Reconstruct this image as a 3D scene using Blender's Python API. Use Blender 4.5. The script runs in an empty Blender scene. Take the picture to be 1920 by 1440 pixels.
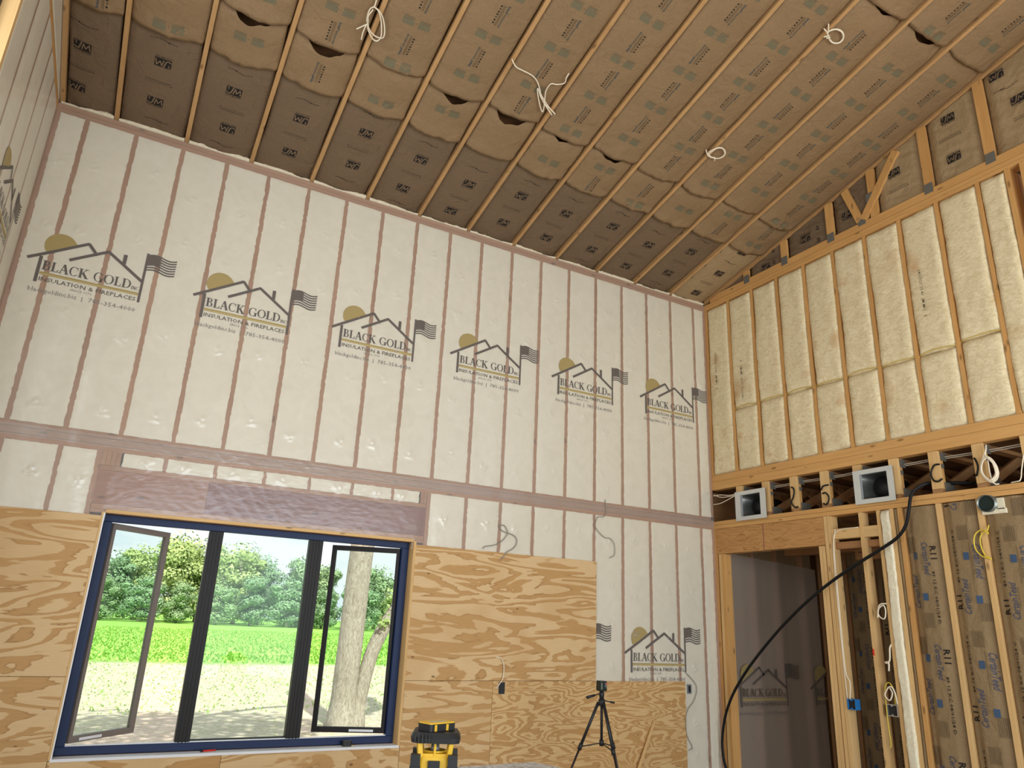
import bpy, math, random
import numpy as np
from mathutils import Vector, Matrix

SC = bpy.context.scene
COL = SC.collection
rnd = random.Random(7)

# ------------------------------------------------------------------ camera, world, sun, lamps, exposure
F_PX = 1351.85
CAM = (-6.68184, -6.80842, 1.76341)
R_RIGHT = (0.87125697, -0.4889662, 0.04270064)
R_UP = (-0.18845619, -0.25292723, 0.94895315)
R_FWD = (0.45320586, 0.83482925, 0.31251332)
cd = bpy.data.cameras.new('camera'); cam = bpy.data.objects.new('camera', cd); COL.objects.link(cam)
cd.sensor_fit = 'HORIZONTAL'; cd.sensor_width = 36.0; cd.lens = F_PX / 1920.0 * 36.0
cd.clip_start = 0.05; cd.clip_end = 600
cam.matrix_world = Matrix(((R_RIGHT[0], R_UP[0], -R_FWD[0], CAM[0]), (R_RIGHT[1], R_UP[1], -R_FWD[1], CAM[1]),
                           (R_RIGHT[2], R_UP[2], -R_FWD[2], CAM[2]), (0, 0, 0, 1)))
SC.camera = cam
SC.view_settings.view_transform = 'Standard'; SC.view_settings.look = 'None'
SC.view_settings.gamma = 1.0; SC.view_settings.use_curve_mapping = False
SC.view_settings.exposure = 0.0
SC.cycles.transparent_max_bounces = 24; SC.cycles.max_bounces = 10; SC.cycles.diffuse_bounces = 5
SC.cycles.sample_clamp_indirect = 6.0; SC.cycles.caustics_reflective = False; SC.cycles.caustics_refractive = False

world = bpy.data.worlds.new('sky'); SC.world = world; world.use_nodes = True
wn = world.node_tree.nodes; wl = world.node_tree.links; wn.clear()
w_out = wn.new('ShaderNodeOutputWorld'); w_bg = wn.new('ShaderNodeBackground'); w_bg.inputs['Strength'].default_value = 1.0
w_tc = wn.new('ShaderNodeTexCoord'); w_map = wn.new('ShaderNodeMapping'); w_map.inputs['Scale'].default_value = (1.0, 1.0, 3.2)
w_noise = wn.new('ShaderNodeTexNoise'); w_noise.inputs['Scale'].default_value = 3.2; w_noise.inputs['Detail'].default_value = 6; w_noise.inputs['Roughness'].default_value = 0.55
w_ramp = wn.new('ShaderNodeValToRGB')
w_ramp.color_ramp.elements[0].position = 0.34; w_ramp.color_ramp.elements[0].color = (0.66, 0.83, 0.93, 1)
w_ramp.color_ramp.elements[1].position = 0.52; w_ramp.color_ramp.elements[1].color = (1.08, 1.10, 1.12, 1)
wl.new(w_tc.outputs['Generated'], w_map.inputs['Vector']); wl.new(w_map.outputs['Vector'], w_noise.inputs['Vector'])
wl.new(w_noise.outputs['Fac'], w_ramp.inputs['Fac']); wl.new(w_ramp.outputs['Color'], w_bg.inputs['Color']); wl.new(w_bg.outputs['Background'], w_out.inputs['Surface'])

def lamp(name, kind, loc, direction, energy, color, **kw):
    l = bpy.data.lights.new(name, kind); l.energy = energy; l.color = color
    for k, v in kw.items(): setattr(l, k, v)
    o = bpy.data.objects.new(name, l); COL.objects.link(o); o.location = loc
    o.rotation_euler = Vector(direction).to_track_quat('-Z', 'Y').to_euler()
    return o
lamp('sun', 'SUN', (0, -10, 30), (0.03, 0.64, -0.77), 5.6, (1.0, 0.95, 0.86), angle=math.radians(1.0))
# area lamps added to boost the daylight at the back and left openings
lamp('daylight_boost_back', 'AREA', (-3.6, -9.45, 2.1), (0.06, 1.0, 0.06), 420, (0.80, 0.91, 1.0), shape='RECTANGLE', size=6.2, size_y=3.4)
lamp('daylight_boost_left', 'AREA', (-8.02, -3.6, 3.6), (1.0, 0.1, 0.05), 80, (0.93, 0.97, 1.0), shape='RECTANGLE', size=2.6, size_y=3.2)
# warm fill added at the unseen rear of the room, aimed up at the roof
lamp('warm_fill', 'AREA', (-1.8, -8.4, 2.0), (-0.05, 0.45, 1.0), 62, (1.0, 0.82, 0.56), shape='RECTANGLE', size=0.9, size_y=0.5)

# ------------------------------------------------------------------ helpers
def tag(o, label=None, cat=None, group=None, kind=None):
    if label: o['label'] = label
    if cat: o['category'] = cat
    if group: o['group'] = group
    if kind: o['kind'] = kind
    return o
def empty(name, loc=(0, 0, 0), label=None, cat=None, group=None, kind=None):
    o = bpy.data.objects.new(name, None); o.empty_display_size = 0.1; COL.objects.link(o); o.location = loc
    return tag(o, label, cat, group, kind)
def link(name, me, mat=None, parent=None, kind=None):
    o = bpy.data.objects.new(name, me); COL.objects.link(o)
    if mat is not None:
        for m in (mat if isinstance(mat, (list, tuple)) else [mat]):
            me.materials.append(m)
    if parent is not None:
        o.parent = parent
        if parent.location.length > 0 or (parent.parent and parent.parent.location.length > 0):
            base = Vector(parent.location) + (Vector(parent.parent.location) if parent.parent else Vector())
            o.location = -base
            if parent.parent: pass
    if kind: o['kind'] = kind
    return o
def new_mesh(verts, faces, smooth=False, mats=None):
    me = bpy.data.meshes.new('mesh'); me.from_pydata([tuple(map(float, v)) for v in verts], [], faces)
    if mats is not None: me.polygons.foreach_set('material_index', np.asarray(mats, np.int32))
    if smooth: me.polygons.foreach_set('use_smooth', np.ones(len(me.polygons), bool))
    me.update(); return me
def fast_mesh(V, Q, smooth=True, mats=None):
    """V (n,3) array, Q (m,k) index array, k = 3 or 4"""
    me = bpy.data.meshes.new('mesh'); V = np.asarray(V, np.float32); Q = np.asarray(Q, np.int32)
    n, k = Q.shape
    me.vertices.add(len(V)); me.vertices.foreach_set('co', V.ravel())
    me.loops.add(n * k); me.loops.foreach_set('vertex_index', Q.ravel())
    me.polygons.add(n); me.polygons.foreach_set('loop_start', np.arange(0, n * k, k, dtype=np.int32))
    me.polygons.foreach_set('loop_total', np.full(n, k, np.int32))
    if mats is not None: me.polygons.foreach_set('material_index', np.asarray(mats, np.int32))
    me.polygons.foreach_set('use_smooth', np.full(n, smooth, bool))
    me.update(calc_edges=True); return me
def grid_quads(nu, nv):
    a = np.arange((nu - 1) * (nv - 1)); i = a // (nv - 1); j = a % (nv - 1)
    p = i * nv + j
    return np.stack([p, p + nv, p + nv + 1, p + 1], 1)
class MB:
    def __init__(self): self.v = []; self.f = []; self.m = []
    def add(self, verts, faces, mi=0):
        b = len(self.v); self.v += [tuple(p) for p in verts]; self.f += [tuple(i + b for i in f) for f in faces]; self.m += [mi] * len(faces); return self
    def box(self, x0, x1, y0, y1, z0, z1, mi=0, ch=0.0):
        if x0 > x1: x0, x1 = x1, x0
        if y0 > y1: y0, y1 = y1, y0
        if z0 > z1: z0, z1 = z1, z0
        if ch <= 0:
            V = [(x, y, z) for x in (x0, x1) for y in (y0, y1) for z in (z0, z1)]
            F = [(0, 1, 3, 2), (4, 6, 7, 5), (0, 4, 5, 1), (2, 3, 7, 6), (0, 2, 6, 4), (1, 5, 7, 3)]
            return self.add(V, F, mi)
        # chamfered box: 24 corner points
        V = []; idx = {}
        for sx in (0, 1):
            for sy in (0, 1):
                for sz in (0, 1):
                    c = [(x0, x1)[sx], (y0, y1)[sy], (z0, z1)[sz]]; s = [1 if q == 0 else -1 for q in (sx, sy, sz)]
                    for ax in range(3):
                        p = list(c)
                        for k in range(3):
                            if k != ax: p[k] += s[k] * ch
                        idx[(sx, sy, sz, ax)] = len(V); V.append(p)
        F = []
        for ax in range(3):
            a, b = [k for k in range(3) if k != ax]
            for s in (0, 1):
                loop = []
                for (p, q) in ((0, 0), (1, 0), (1, 1), (0, 1)):
                    key = [0, 0, 0]; key[ax] = s; key[a] = p; key[b] = q; loop.append(idx[tuple(key) + (ax,)])
                F.append(tuple(loop))
            for p in (0, 1):
                for q in (0, 1):
                    k0 = [0, 0, 0]; k1 = [0, 0, 0]; k0[a] = k1[a] = p; k0[b] = k1[b] = q; k1[ax] = 1
                    F.append((idx[tuple(k0) + (a,)], idx[tuple(k0) + (b,)], idx[tuple(k1) + (b,)], idx[tuple(k1) + (a,)]))
        for sx in (0, 1):
            for sy in (0, 1):
                for sz in (0, 1): F.append(tuple(idx[(sx, sy, sz, k)] for k in range(3)))
        return self.add(V, F, mi)
    def bar(self, p, q, w, h, up=(0, 0, 1), mi=0):
        p = Vector(p); q = Vector(q); d = (q - p).normalized(); u = Vector(up); s = d.cross(u).normalized(); u = s.cross(d).normalized()
        V = [e + s * (a * w / 2) + u * (b * h / 2) for e in (p, q) for a, b in ((-1, -1), (1, -1), (1, 1), (-1, 1))]
        return self.add(V, [(0, 1, 2, 3), (7, 6, 5, 4), (0, 4, 5, 1), (1, 5, 6, 2), (2, 6, 7, 3), (3, 7, 4, 0)], mi)
    def tube(self, pts, r, seg=8, mi=0, cap=True):
        P = [Vector(p) for p in pts]; n = len(P); rr = r if isinstance(r, (list, tuple)) else [r] * n
        V = []; prev = None
        for i in range(n):
            t = (P[min(i + 1, n - 1)] - P[max(i - 1, 0)]); t = t.normalized() if t.length > 1e-9 else Vector((0, 0, 1))
            if prev is None: a = t.orthogonal().normalized()
            else:
                a = prev - t * prev.dot(t); a = a.normalized() if a.length > 1e-6 else t.orthogonal().normalized()
            prev = a; b = t.cross(a)
            for k in range(seg):
                an = 2 * math.pi * k / seg; V.append(P[i] + (a * math.cos(an) + b * math.sin(an)) * rr[i])
        F = [(i * seg + k, i * seg + (k + 1) % seg, (i + 1) * seg + (k + 1) % seg, (i + 1) * seg + k) for i in range(n - 1) for k in range(seg)]
        if cap: F += [tuple(range(seg - 1, -1, -1)), tuple((n - 1) * seg + k for k in range(seg))]
        return self.add(V, F, mi)
    def mesh(self, smooth=False): return new_mesh(self.v, self.f, smooth, self.m)
    def build(self, name, mat, parent=None, smooth=False, kind=None): return link(name, self.mesh(smooth), mat, parent, kind)
def spline(pts, n=6):
    P = [np.array(p, float) for p in pts]; P = [2 * P[0] - P[1]] + P + [2 * P[-1] - P[-2]]; out = []
    for i in range(1, len(P) - 2):
        a, b, c, d = P[i - 1:i + 3]
        for k in range(n):
            t = k / n; out.append(0.5 * ((2 * b) + (c - a) * t + (2 * a - 5 * b + 4 * c - d) * t * t + (-a + 3 * b - 3 * c + d) * t ** 3))
    out.append(P[-2]); return out
def vnoise(x, y, seed=0):
    x = np.asarray(x, float); y = np.asarray(y, float); xi = np.floor(x).astype(np.int64); yi = np.floor(y).astype(np.int64); fx = x - xi; fy = y - yi
    fx = fx * fx * (3 - 2 * fx); fy = fy * fy * (3 - 2 * fy)
    def h(a, b):
        n = (a * 374761393 + b * 668265263 + seed * 362437) & 0x7fffffff
        n = ((n ^ (n >> 13)) * 1274126177) & 0x7fffffff
        return ((n ^ (n >> 16)) & 0xffff) / 65535.0 * 2 - 1
    return (h(xi, yi) * (1 - fx) + h(xi + 1, yi) * fx) * (1 - fy) + (h(xi, yi + 1) * (1 - fx) + h(xi + 1, yi + 1) * fx) * fy
def fbm(x, y, seed=0, o=3):
    s = 0; a = 1.0
    for k in range(o): s = s + a * vnoise(x * 2 ** k, y * 2 ** k, seed + 17 * k); a *= 0.5
    return s / 1.75

# ------------------------------------------------------------------ materials
def nodes(name):
    m = bpy.data.materials.new(name); m.use_nodes = True; nt = m.node_tree; nt.nodes.clear()
    out = nt.nodes.new('ShaderNodeOutputMaterial'); return m, nt, out
def principled(nt, out, rough=0.7, spec=0.3, metal=0.0):
    b = nt.nodes.new('ShaderNodeBsdfPrincipled'); b.inputs['Roughness'].default_value = rough
    b.inputs['Specular IOR Level'].default_value = spec; b.inputs['Metallic'].default_value = metal
    nt.links.new(b.outputs[0], out.inputs['Surface']); return b
def coords(nt, scale=(1, 1, 1), rand=0.0, kind='Object', rot=(0, 0, 0)):
    tc = nt.nodes.new('ShaderNodeTexCoord'); mp = nt.nodes.new('ShaderNodeMapping'); mp.inputs['Scale'].default_value = scale; mp.inputs['Rotation'].default_value = rot
    v = tc.outputs[kind]
    if rand:
        oi = nt.nodes.new('ShaderNodeObjectInfo'); ml = nt.nodes.new('ShaderNodeMath'); ml.operation = 'MULTIPLY'; ml.inputs[1].default_value = rand
        ad = nt.nodes.new('ShaderNodeVectorMath'); ad.operation = 'ADD'; nt.links.new(oi.outputs['Random'], ml.inputs[0])
        nt.links.new(v, ad.inputs[0]); nt.links.new(ml.outputs[0], ad.inputs[1]); v = ad.outputs[0]
    nt.links.new(v, mp.inputs['Vector']); return mp.outputs['Vector']
def noise(nt, vec, scale=5, detail=3, rough=0.5, dist=0.0):
    n = nt.nodes.new('ShaderNodeTexNoise'); n.inputs['Scale'].default_value = scale; n.inputs['Detail'].default_value = detail
    n.inputs['Roughness'].default_value = rough; n.inputs['Distortion'].default_value = dist; nt.links.new(vec, n.inputs['Vector']); return n.outputs['Fac']
def ramp(nt, fac, stops, interp='LINEAR'):
    r = nt.nodes.new('ShaderNodeValToRGB'); r.color_ramp.interpolation = interp; els = r.color_ramp.elements
    while len(els) < len(stops): els.new(0.5)
    for e, (p, c) in zip(els, stops): e.position = p; e.color = (*c, 1) if len(c) == 3 else c
    nt.links.new(fac, r.inputs['Fac']); return r.outputs['Color']
def mixc(nt, fac, a, b, mode='MIX'):
    m = nt.nodes.new('ShaderNodeMix'); m.data_type = 'RGBA'; m.blend_type = mode
    for i, v in ((0, fac), (6, a), (7, b)):
        if isinstance(v, bpy.types.NodeSocket): nt.links.new(v, m.inputs[i])
        elif i == 0: m.inputs[0].default_value = v
        else: m.inputs[i].default_value = (*v, 1)
    return m.outputs[2]
def mathn(nt, op, a, b=0.0):
    m = nt.nodes.new('ShaderNodeMath'); m.operation = op
    for i, v in ((0, a), (1, b)):
        if isinstance(v, bpy.types.NodeSocket): nt.links.new(v, m.inputs[i])
        else: m.inputs[i].default_value = v
    return m.outputs[0]
def bump(nt, b, height, strength=0.3, dist=0.01):
    n = nt.nodes.new('ShaderNodeBump'); n.inputs['Strength'].default_value = strength; n.inputs['Distance'].default_value = dist
    nt.links.new(height, n.inputs['Height']); nt.links.new(n.outputs[0], b.inputs['Normal'])
def plain(name, c, rough=0.6, spec=0.3, metal=0.0):
    m, nt, out = nodes(name); b = principled(nt, out, rough, spec, metal); b.inputs['Base Color'].default_value = (*c, 1); return m
def wood(name, axis, c0, c1, c2, knot=True, fine=1.0):
    m, nt, out = nodes(name); b = principled(nt, out, 0.65, 0.25)
    sc = [26 * fine] * 3; sc[axis] = 1.3
    v = coords(nt, tuple(sc), rand=37.0); n = noise(nt, v, 1.0, 4, 0.6, 0.6)
    col = ramp(nt, n, [(0.30, c0), (0.50, c1), (0.72, c2)])
    v2 = coords(nt, (1, 1, 1), rand=11.0); big = noise(nt, v2, 1.7, 2)
    col = mixc(nt, 0.35, col, ramp(nt, big, [(0.3, tuple(x * 0.72 for x in c1)), (0.7, tuple(min(1, x * 1.2) for x in c1))]))
    oi = nt.nodes.new('ShaderNodeObjectInfo')
    col = mixc(nt, 0.28, col, ramp(nt, oi.outputs['Random'], [(0.0, c0), (1.0, c2)]))
    if knot:
        sk = [9.0] * 3; sk[axis] = 3.2
        vo = nt.nodes.new('ShaderNodeTexVoronoi'); vo.inputs['Scale'].default_value = 1.0; nt.links.new(coords(nt, tuple(sk), rand=5.0), vo.inputs['Vector'])
        k = ramp(nt, vo.outputs['Distance'], [(0.07, (1, 1, 1)), (0.15, (0, 0, 0))])
        col = mixc(nt, mathn(nt, 'MULTIPLY', k, 0.7), col, tuple(x * 0.33 for x in c0))
    nt.links.new(col, b.inputs['Base Color']); bump(nt, b, n, 0.15, 0.004); return m
LUM = ((0.50, 0.245, 0.075), (0.60, 0.32, 0.108), (0.70, 0.40, 0.150))
PALE = ((0.58, 0.345, 0.135), (0.68, 0.43, 0.185), (0.78, 0.53, 0.26))
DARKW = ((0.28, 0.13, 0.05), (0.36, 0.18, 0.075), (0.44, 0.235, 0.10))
WX, WY, WZ = [wood('lumber_grain_' + 'xyz'[a], a, *LUM) for a in range(3)]
PX, PY, PZ = [wood('pale_lumber_grain_' + 'xyz'[a], a, *PALE) for a in range(3)]
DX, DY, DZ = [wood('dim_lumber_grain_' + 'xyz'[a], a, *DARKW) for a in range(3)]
FX_, FZ_ = [wood('filmed_lumber_grain_' + 'xyz'[a], a, (0.33, 0.165, 0.085), (0.41, 0.215, 0.115), (0.49, 0.27, 0.155)) for a in (0, 2)]
TRUSS = wood('truss_lumber', 1, (0.38, 0.20, 0.078), (0.46, 0.26, 0.108), (0.54, 0.325, 0.145))
LVLX = wood('header_veneer', 0, (0.25, 0.105, 0.06), (0.32, 0.14, 0.08), (0.38, 0.175, 0.105), knot=True)
LVLP = wood('purple_header_veneer', 0, (0.18, 0.075, 0.065), (0.235, 0.10, 0.085), (0.285, 0.125, 0.105), knot=True)
def plywood(name, light, mid, dark, zs=4.2, xs=0.85, axis='x', freq=5.0, seed=0.0):
    m, nt, out = nodes(name); b = principled(nt, out, 0.6, 0.25)
    sc = (xs, 1.0, zs) if axis == 'x' else (1.0, xs, zs)
    v = coords(nt, sc, rand=23.0)
    n = noise(nt, v, 1.15, 4, 0.42, 0.6)
    fineW = noise(nt, coords(nt, (3, 3, 40), rand=3.0), 3.0, 2)
    h = mathn(nt, 'ADD', mathn(nt, 'MULTIPLY', n, freq), mathn(nt, 'MULTIPLY', fineW, 0.10))
    fr = mathn(nt, 'FRACT', h)
    edge = ramp(nt, fr, [(0.0, mid), (0.30, mid), (0.37, dark), (0.41, light), (0.90, light), (0.96, mid)])
    g = noise(nt, coords(nt, (4, 4, 160), rand=9.0), 2.0, 2)
    col = mixc(nt, 0.16, edge, ramp(nt, g, [(0.35, dark), (0.65, light)]))
    lump = noise(nt, coords(nt, (1, 1, 1), rand=31.0), 1.6, 2)
    col = mixc(nt, ramp(nt, lump, [(0.50, (0, 0, 0)), (0.62, (0.30, 0.30, 0.30))]), col, mid)
    vo = nt.nodes.new('ShaderNodeTexVoronoi'); vo.inputs['Scale'].default_value = 1.0; nt.links.new(coords(nt, (2.6, 2.6, 5.0), rand=4.0), vo.inputs['Vector'])
    col = mixc(nt, ramp(nt, vo.outputs['Distance'], [(0.035, (0.75, 0.75, 0.75)), (0.06, (0, 0, 0))]), col, (0.10, 0.045, 0.015))
    nt.links.new(col, b.inputs['Base Color']); bump(nt, b, g, 0.08, 0.002); return m
PLY = plywood('plywood_face', (0.70, 0.485, 0.255), (0.51, 0.285, 0.105), (0.37, 0.185, 0.06), freq=7.5)
PLYF = plywood('plywood_fine_face', (0.68, 0.46, 0.22), (0.50, 0.275, 0.10), (0.35, 0.17, 0.055), zs=5.0, xs=1.2, freq=13.0)
PLYB = plywood('header_plywood', (0.56, 0.30, 0.11), (0.47, 0.235, 0.08), (0.19, 0.075, 0.022), zs=9.0, xs=1.2, axis='y', freq=11.0)
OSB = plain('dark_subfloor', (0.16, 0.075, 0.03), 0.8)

def plastic_film(name, white=0.30, body=(0.84, 0.815, 0.80), tint=(0.97, 0.962, 0.945)):
    m, nt, out = nodes(name)
    tr = nt.nodes.new('ShaderNodeBsdfTransparent'); tr.inputs['Color'].default_value = (*tint, 1)
    df = nt.nodes.new('ShaderNodeBsdfDiffuse'); df.inputs['Color'].default_value = (*body, 1)
    tl = nt.nodes.new('ShaderNodeBsdfTranslucent'); tl.inputs['Color'].default_value = (*body, 1)
    gl = nt.nodes.new('ShaderNodeBsdfGlossy'); gl.inputs['Roughness'].default_value = 0.22; gl.inputs['Color'].default_value = (1, 1, 1, 1)
    h = noise(nt, coords(nt, (5, 5, 9)), 3.0, 3)
    bp = nt.nodes.new('ShaderNodeBump'); bp.inputs['Strength'].default_value = 0.22; bp.inputs['Distance'].default_value = 0.01; nt.links.new(h, bp.inputs['Height'])
    for s in (df, gl): nt.links.new(bp.outputs[0], s.inputs['Normal'])
    m0 = nt.nodes.new('ShaderNodeMixShader'); m0.inputs[0].default_value = 0.25; nt.links.new(df.outputs[0], m0.inputs[1]); nt.links.new(tl.outputs[0], m0.inputs[2])
    m1 = nt.nodes.new('ShaderNodeMixShader'); m1.inputs[0].default_value = white; nt.links.new(tr.outputs[0], m1.inputs[1]); nt.links.new(m0.outputs[0], m1.inputs[2])
    lw = nt.nodes.new('ShaderNodeLayerWeight'); lw.inputs['Blend'].default_value = 0.5; nt.links.new(bp.outputs[0], lw.inputs['Normal'])
    fac = mathn(nt, 'ADD', mathn(nt, 'MULTIPLY', mathn(nt, 'POWER', lw.outputs['Facing'], 4.0), 0.35), 0.045)
    m2 = nt.nodes.new('ShaderNodeMixShader'); nt.links.new(fac, m2.inputs[0]); nt.links.new(m1.outputs[0], m2.inputs[1]); nt.links.new(gl.outputs[0], m2.inputs[2])
    nt.links.new(m2.outputs[0], out.inputs['Surface']); return m
FILM = plastic_film('vapour_film', 0.17); FILMD = plastic_film('door_film', 0.46, (0.78, 0.66, 0.57))  # door film is the same plastic, whitened where little light reaches
def window_glass():
    m, nt, out = nodes('window_glass')
    tr = nt.nodes.new('ShaderNodeBsdfTransparent'); tr.inputs['Color'].default_value = (0.90, 0.965, 0.94, 1)
    gl = nt.nodes.new('ShaderNodeBsdfGlossy'); gl.inputs['Roughness'].default_value = 0.02
    lw = nt.nodes.new('ShaderNodeLayerWeight'); lw.inputs['Blend'].default_value = 0.5
    fac = mathn(nt, 'ADD', mathn(nt, 'MULTIPLY', mathn(nt, 'POWER', lw.outputs['Facing'], 5.0), 0.6), 0.012)
    mx = nt.nodes.new('ShaderNodeMixShader'); nt.links.new(fac, mx.inputs[0]); nt.links.new(tr.outputs[0], mx.inputs[1]); nt.links.new(gl.outputs[0], mx.inputs[2])
    nt.links.new(mx.outputs[0], out.inputs['Surface']); return m
GLASS = window_glass()
def fluffy(name, c0, c1, c2, scale=(14, 14, 14), bs=0.6, spots=False):
    m, nt, out = nodes(name); b = principled(nt, out, 0.95, 0.05)
    v = coords(nt, scale, rand=7.0); n = noise(nt, v, 1.0, 5, 0.65, 1.2); col = ramp(nt, n, [(0.30, c0), (0.5, c1), (0.70, c2)])
    if spots:
        s = noise(nt, coords(nt, (1.6, 1.6, 1.6), rand=13.0), 1.6, 2); col = mixc(nt, ramp(nt, s, [(0.62, (0, 0, 0)), (0.76, (0.55, 0.55, 0.55))]), col, (0.50, 0.25, 0.085))
    nt.links.new(col, b.inputs['Base Color']); bump(nt, b, n, bs, 0.012); return m
FOAM = fluffy('white_blown_fill', (0.79, 0.735, 0.60), (0.83, 0.775, 0.64), (0.87, 0.815, 0.68), (6, 6, 6), 0.15)
SEAL = fluffy('spray_foam', (0.66, 0.56, 0.40), (0.78, 0.68, 0.50), (0.84, 0.76, 0.58), (30, 30, 30), 0.6)
FIBRE = fluffy('fibreglass', (0.64, 0.505, 0.29), (0.76, 0.635, 0.405), (0.84, 0.735, 0.51), (11, 16, 30), 0.55, spots=True)
FIBREW = fluffy('white_fibreglass', (0.70, 0.61, 0.44), (0.78, 0.70, 0.52), (0.84, 0.77, 0.60), (20, 20, 20), 0.5)
YEL = plain('yellow_fibre_edge', (0.60, 0.42, 0.08), 0.9)
def kraft(name, c, dark=0.86, speck=1.0):
    m, nt, out = nodes(name); b = principled(nt, out, 0.62, 0.22)
    v = coords(nt, (1, 1, 1), rand=19.0)
    a = noise(nt, v, 90, 2); g = noise(nt, v, 3.0, 3)
    col = mixc(nt, 0.5, ramp(nt, a, [(0.35, tuple(x * dark for x in c)), (0.65, tuple(x * 1.07 for x in c))]), ramp(nt, g, [(0.3, tuple(x * 0.90 for x in c)), (0.7, tuple(x * 1.06 for x in c))]))
    nt.links.new(col, b.inputs['Base Color'])
    cr = noise(nt, coords(nt, (2.0, 2.0, 2.0), rand=3.0), 4.0, 5, 0.6, 1.2); bump(nt, b, cr, 0.5, 0.03); return m
KRAFT = kraft('kraft_paper', (0.262, 0.166, 0.086))
KRAFTJ = kraft('dark_kraft_paper', (0.178, 0.118, 0.070))
KRAFTG = kraft('pale_kraft_paper', (0.36, 0.25, 0.135))
KRAFTC = kraft('wall_kraft_paper', (0.275, 0.185, 0.095))
INK = plain('black_ink', (0.026, 0.021, 0.018), 0.7, 0.1)
INKL = plain('faded_ink', (0.14, 0.095, 0.055), 0.7, 0.1)
BLUEINK = plain('blue_ink', (0.045, 0.075, 0.085), 0.7, 0.1)
GREYINK = plain('grey_green_ink', (0.165, 0.140, 0.085), 0.7, 0.1)
CTBLUE = plain('navy_ink', (0.075, 0.082, 0.125), 0.7, 0.1)
SQBLUE = plain('blue_square_ink', (0.055, 0.095, 0.17), 0.7, 0.1)
PAPERGAP = plain('bare_paper_letters', (0.22, 0.15, 0.09), 0.7, 0.1)
LOGOD = plain('logo_charcoal', (0.145, 0.120, 0.105), 0.6, 0.2)
LOGOG = plain('logo_gold', (0.40, 0.30, 0.125), 0.6, 0.2)
LOGOT = plain('logo_text_grey', (0.135, 0.115, 0.10), 0.6, 0.2)
LOGOL = plain('logo_faint_grey', (0.27, 0.245, 0.225), 0.6, 0.2)
PLATE = plain('galvanised_plate', (0.145, 0.135, 0.115), 0.7, 0.15, 0.0)
GALV = plain('galvanised_duct', (0.66, 0.68, 0.67), 0.38, 0.5, 0.55)
DUCTIN = plain('duct_inside', (0.12, 0.125, 0.12), 0.32, 0.5, 0.6)
DARKRUB = plain('black_rubber', (0.006, 0.006, 0.006), 0.5, 0.25)
BLACKP = plain('black_plastic', (0.016, 0.016, 0.017), 0.5, 0.4)
YELLOWP = plain('yellow_plastic', (0.78, 0.46, 0.03), 0.45, 0.4)
WIREW = plain('cream_cable_jacket', (0.80, 0.70, 0.54), 0.5, 0.4)
WIREG = plain('grey_cable_jacket', (0.30, 0.28, 0.24), 0.5, 0.4)
WIREY = plain('yellow_cable_jacket', (0.70, 0.52, 0.05), 0.5, 0.4)
BLUEBOX = plain('blue_box_plastic', (0.02, 0.17, 0.46), 0.45, 0.4)
BLUEF = plain('blue_film_frame', (0.010, 0.024, 0.080), 0.5, 0.3)
BRONZE = plain('dark_bronze_frame', (0.016, 0.013, 0.012), 0.5, 0.25)
BRONZEL = plain('lit_sash_frame', (0.19, 0.155, 0.135), 0.45, 0.4)  # bronze painted lighter, for the left sash that catches the light
WHITE = plain('white_tape', (0.80, 0.80, 0.82), 0.5, 0.3)
RED = plain('red_mark', (0.75, 0.04, 0.02), 0.6, 0.2)
CONC = plain('concrete_floor', (0.40, 0.37, 0.33), 0.8, 0.2)
LASERG = plain('lens_glass', (0.10, 0.12, 0.14), 0.1, 0.6)

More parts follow.
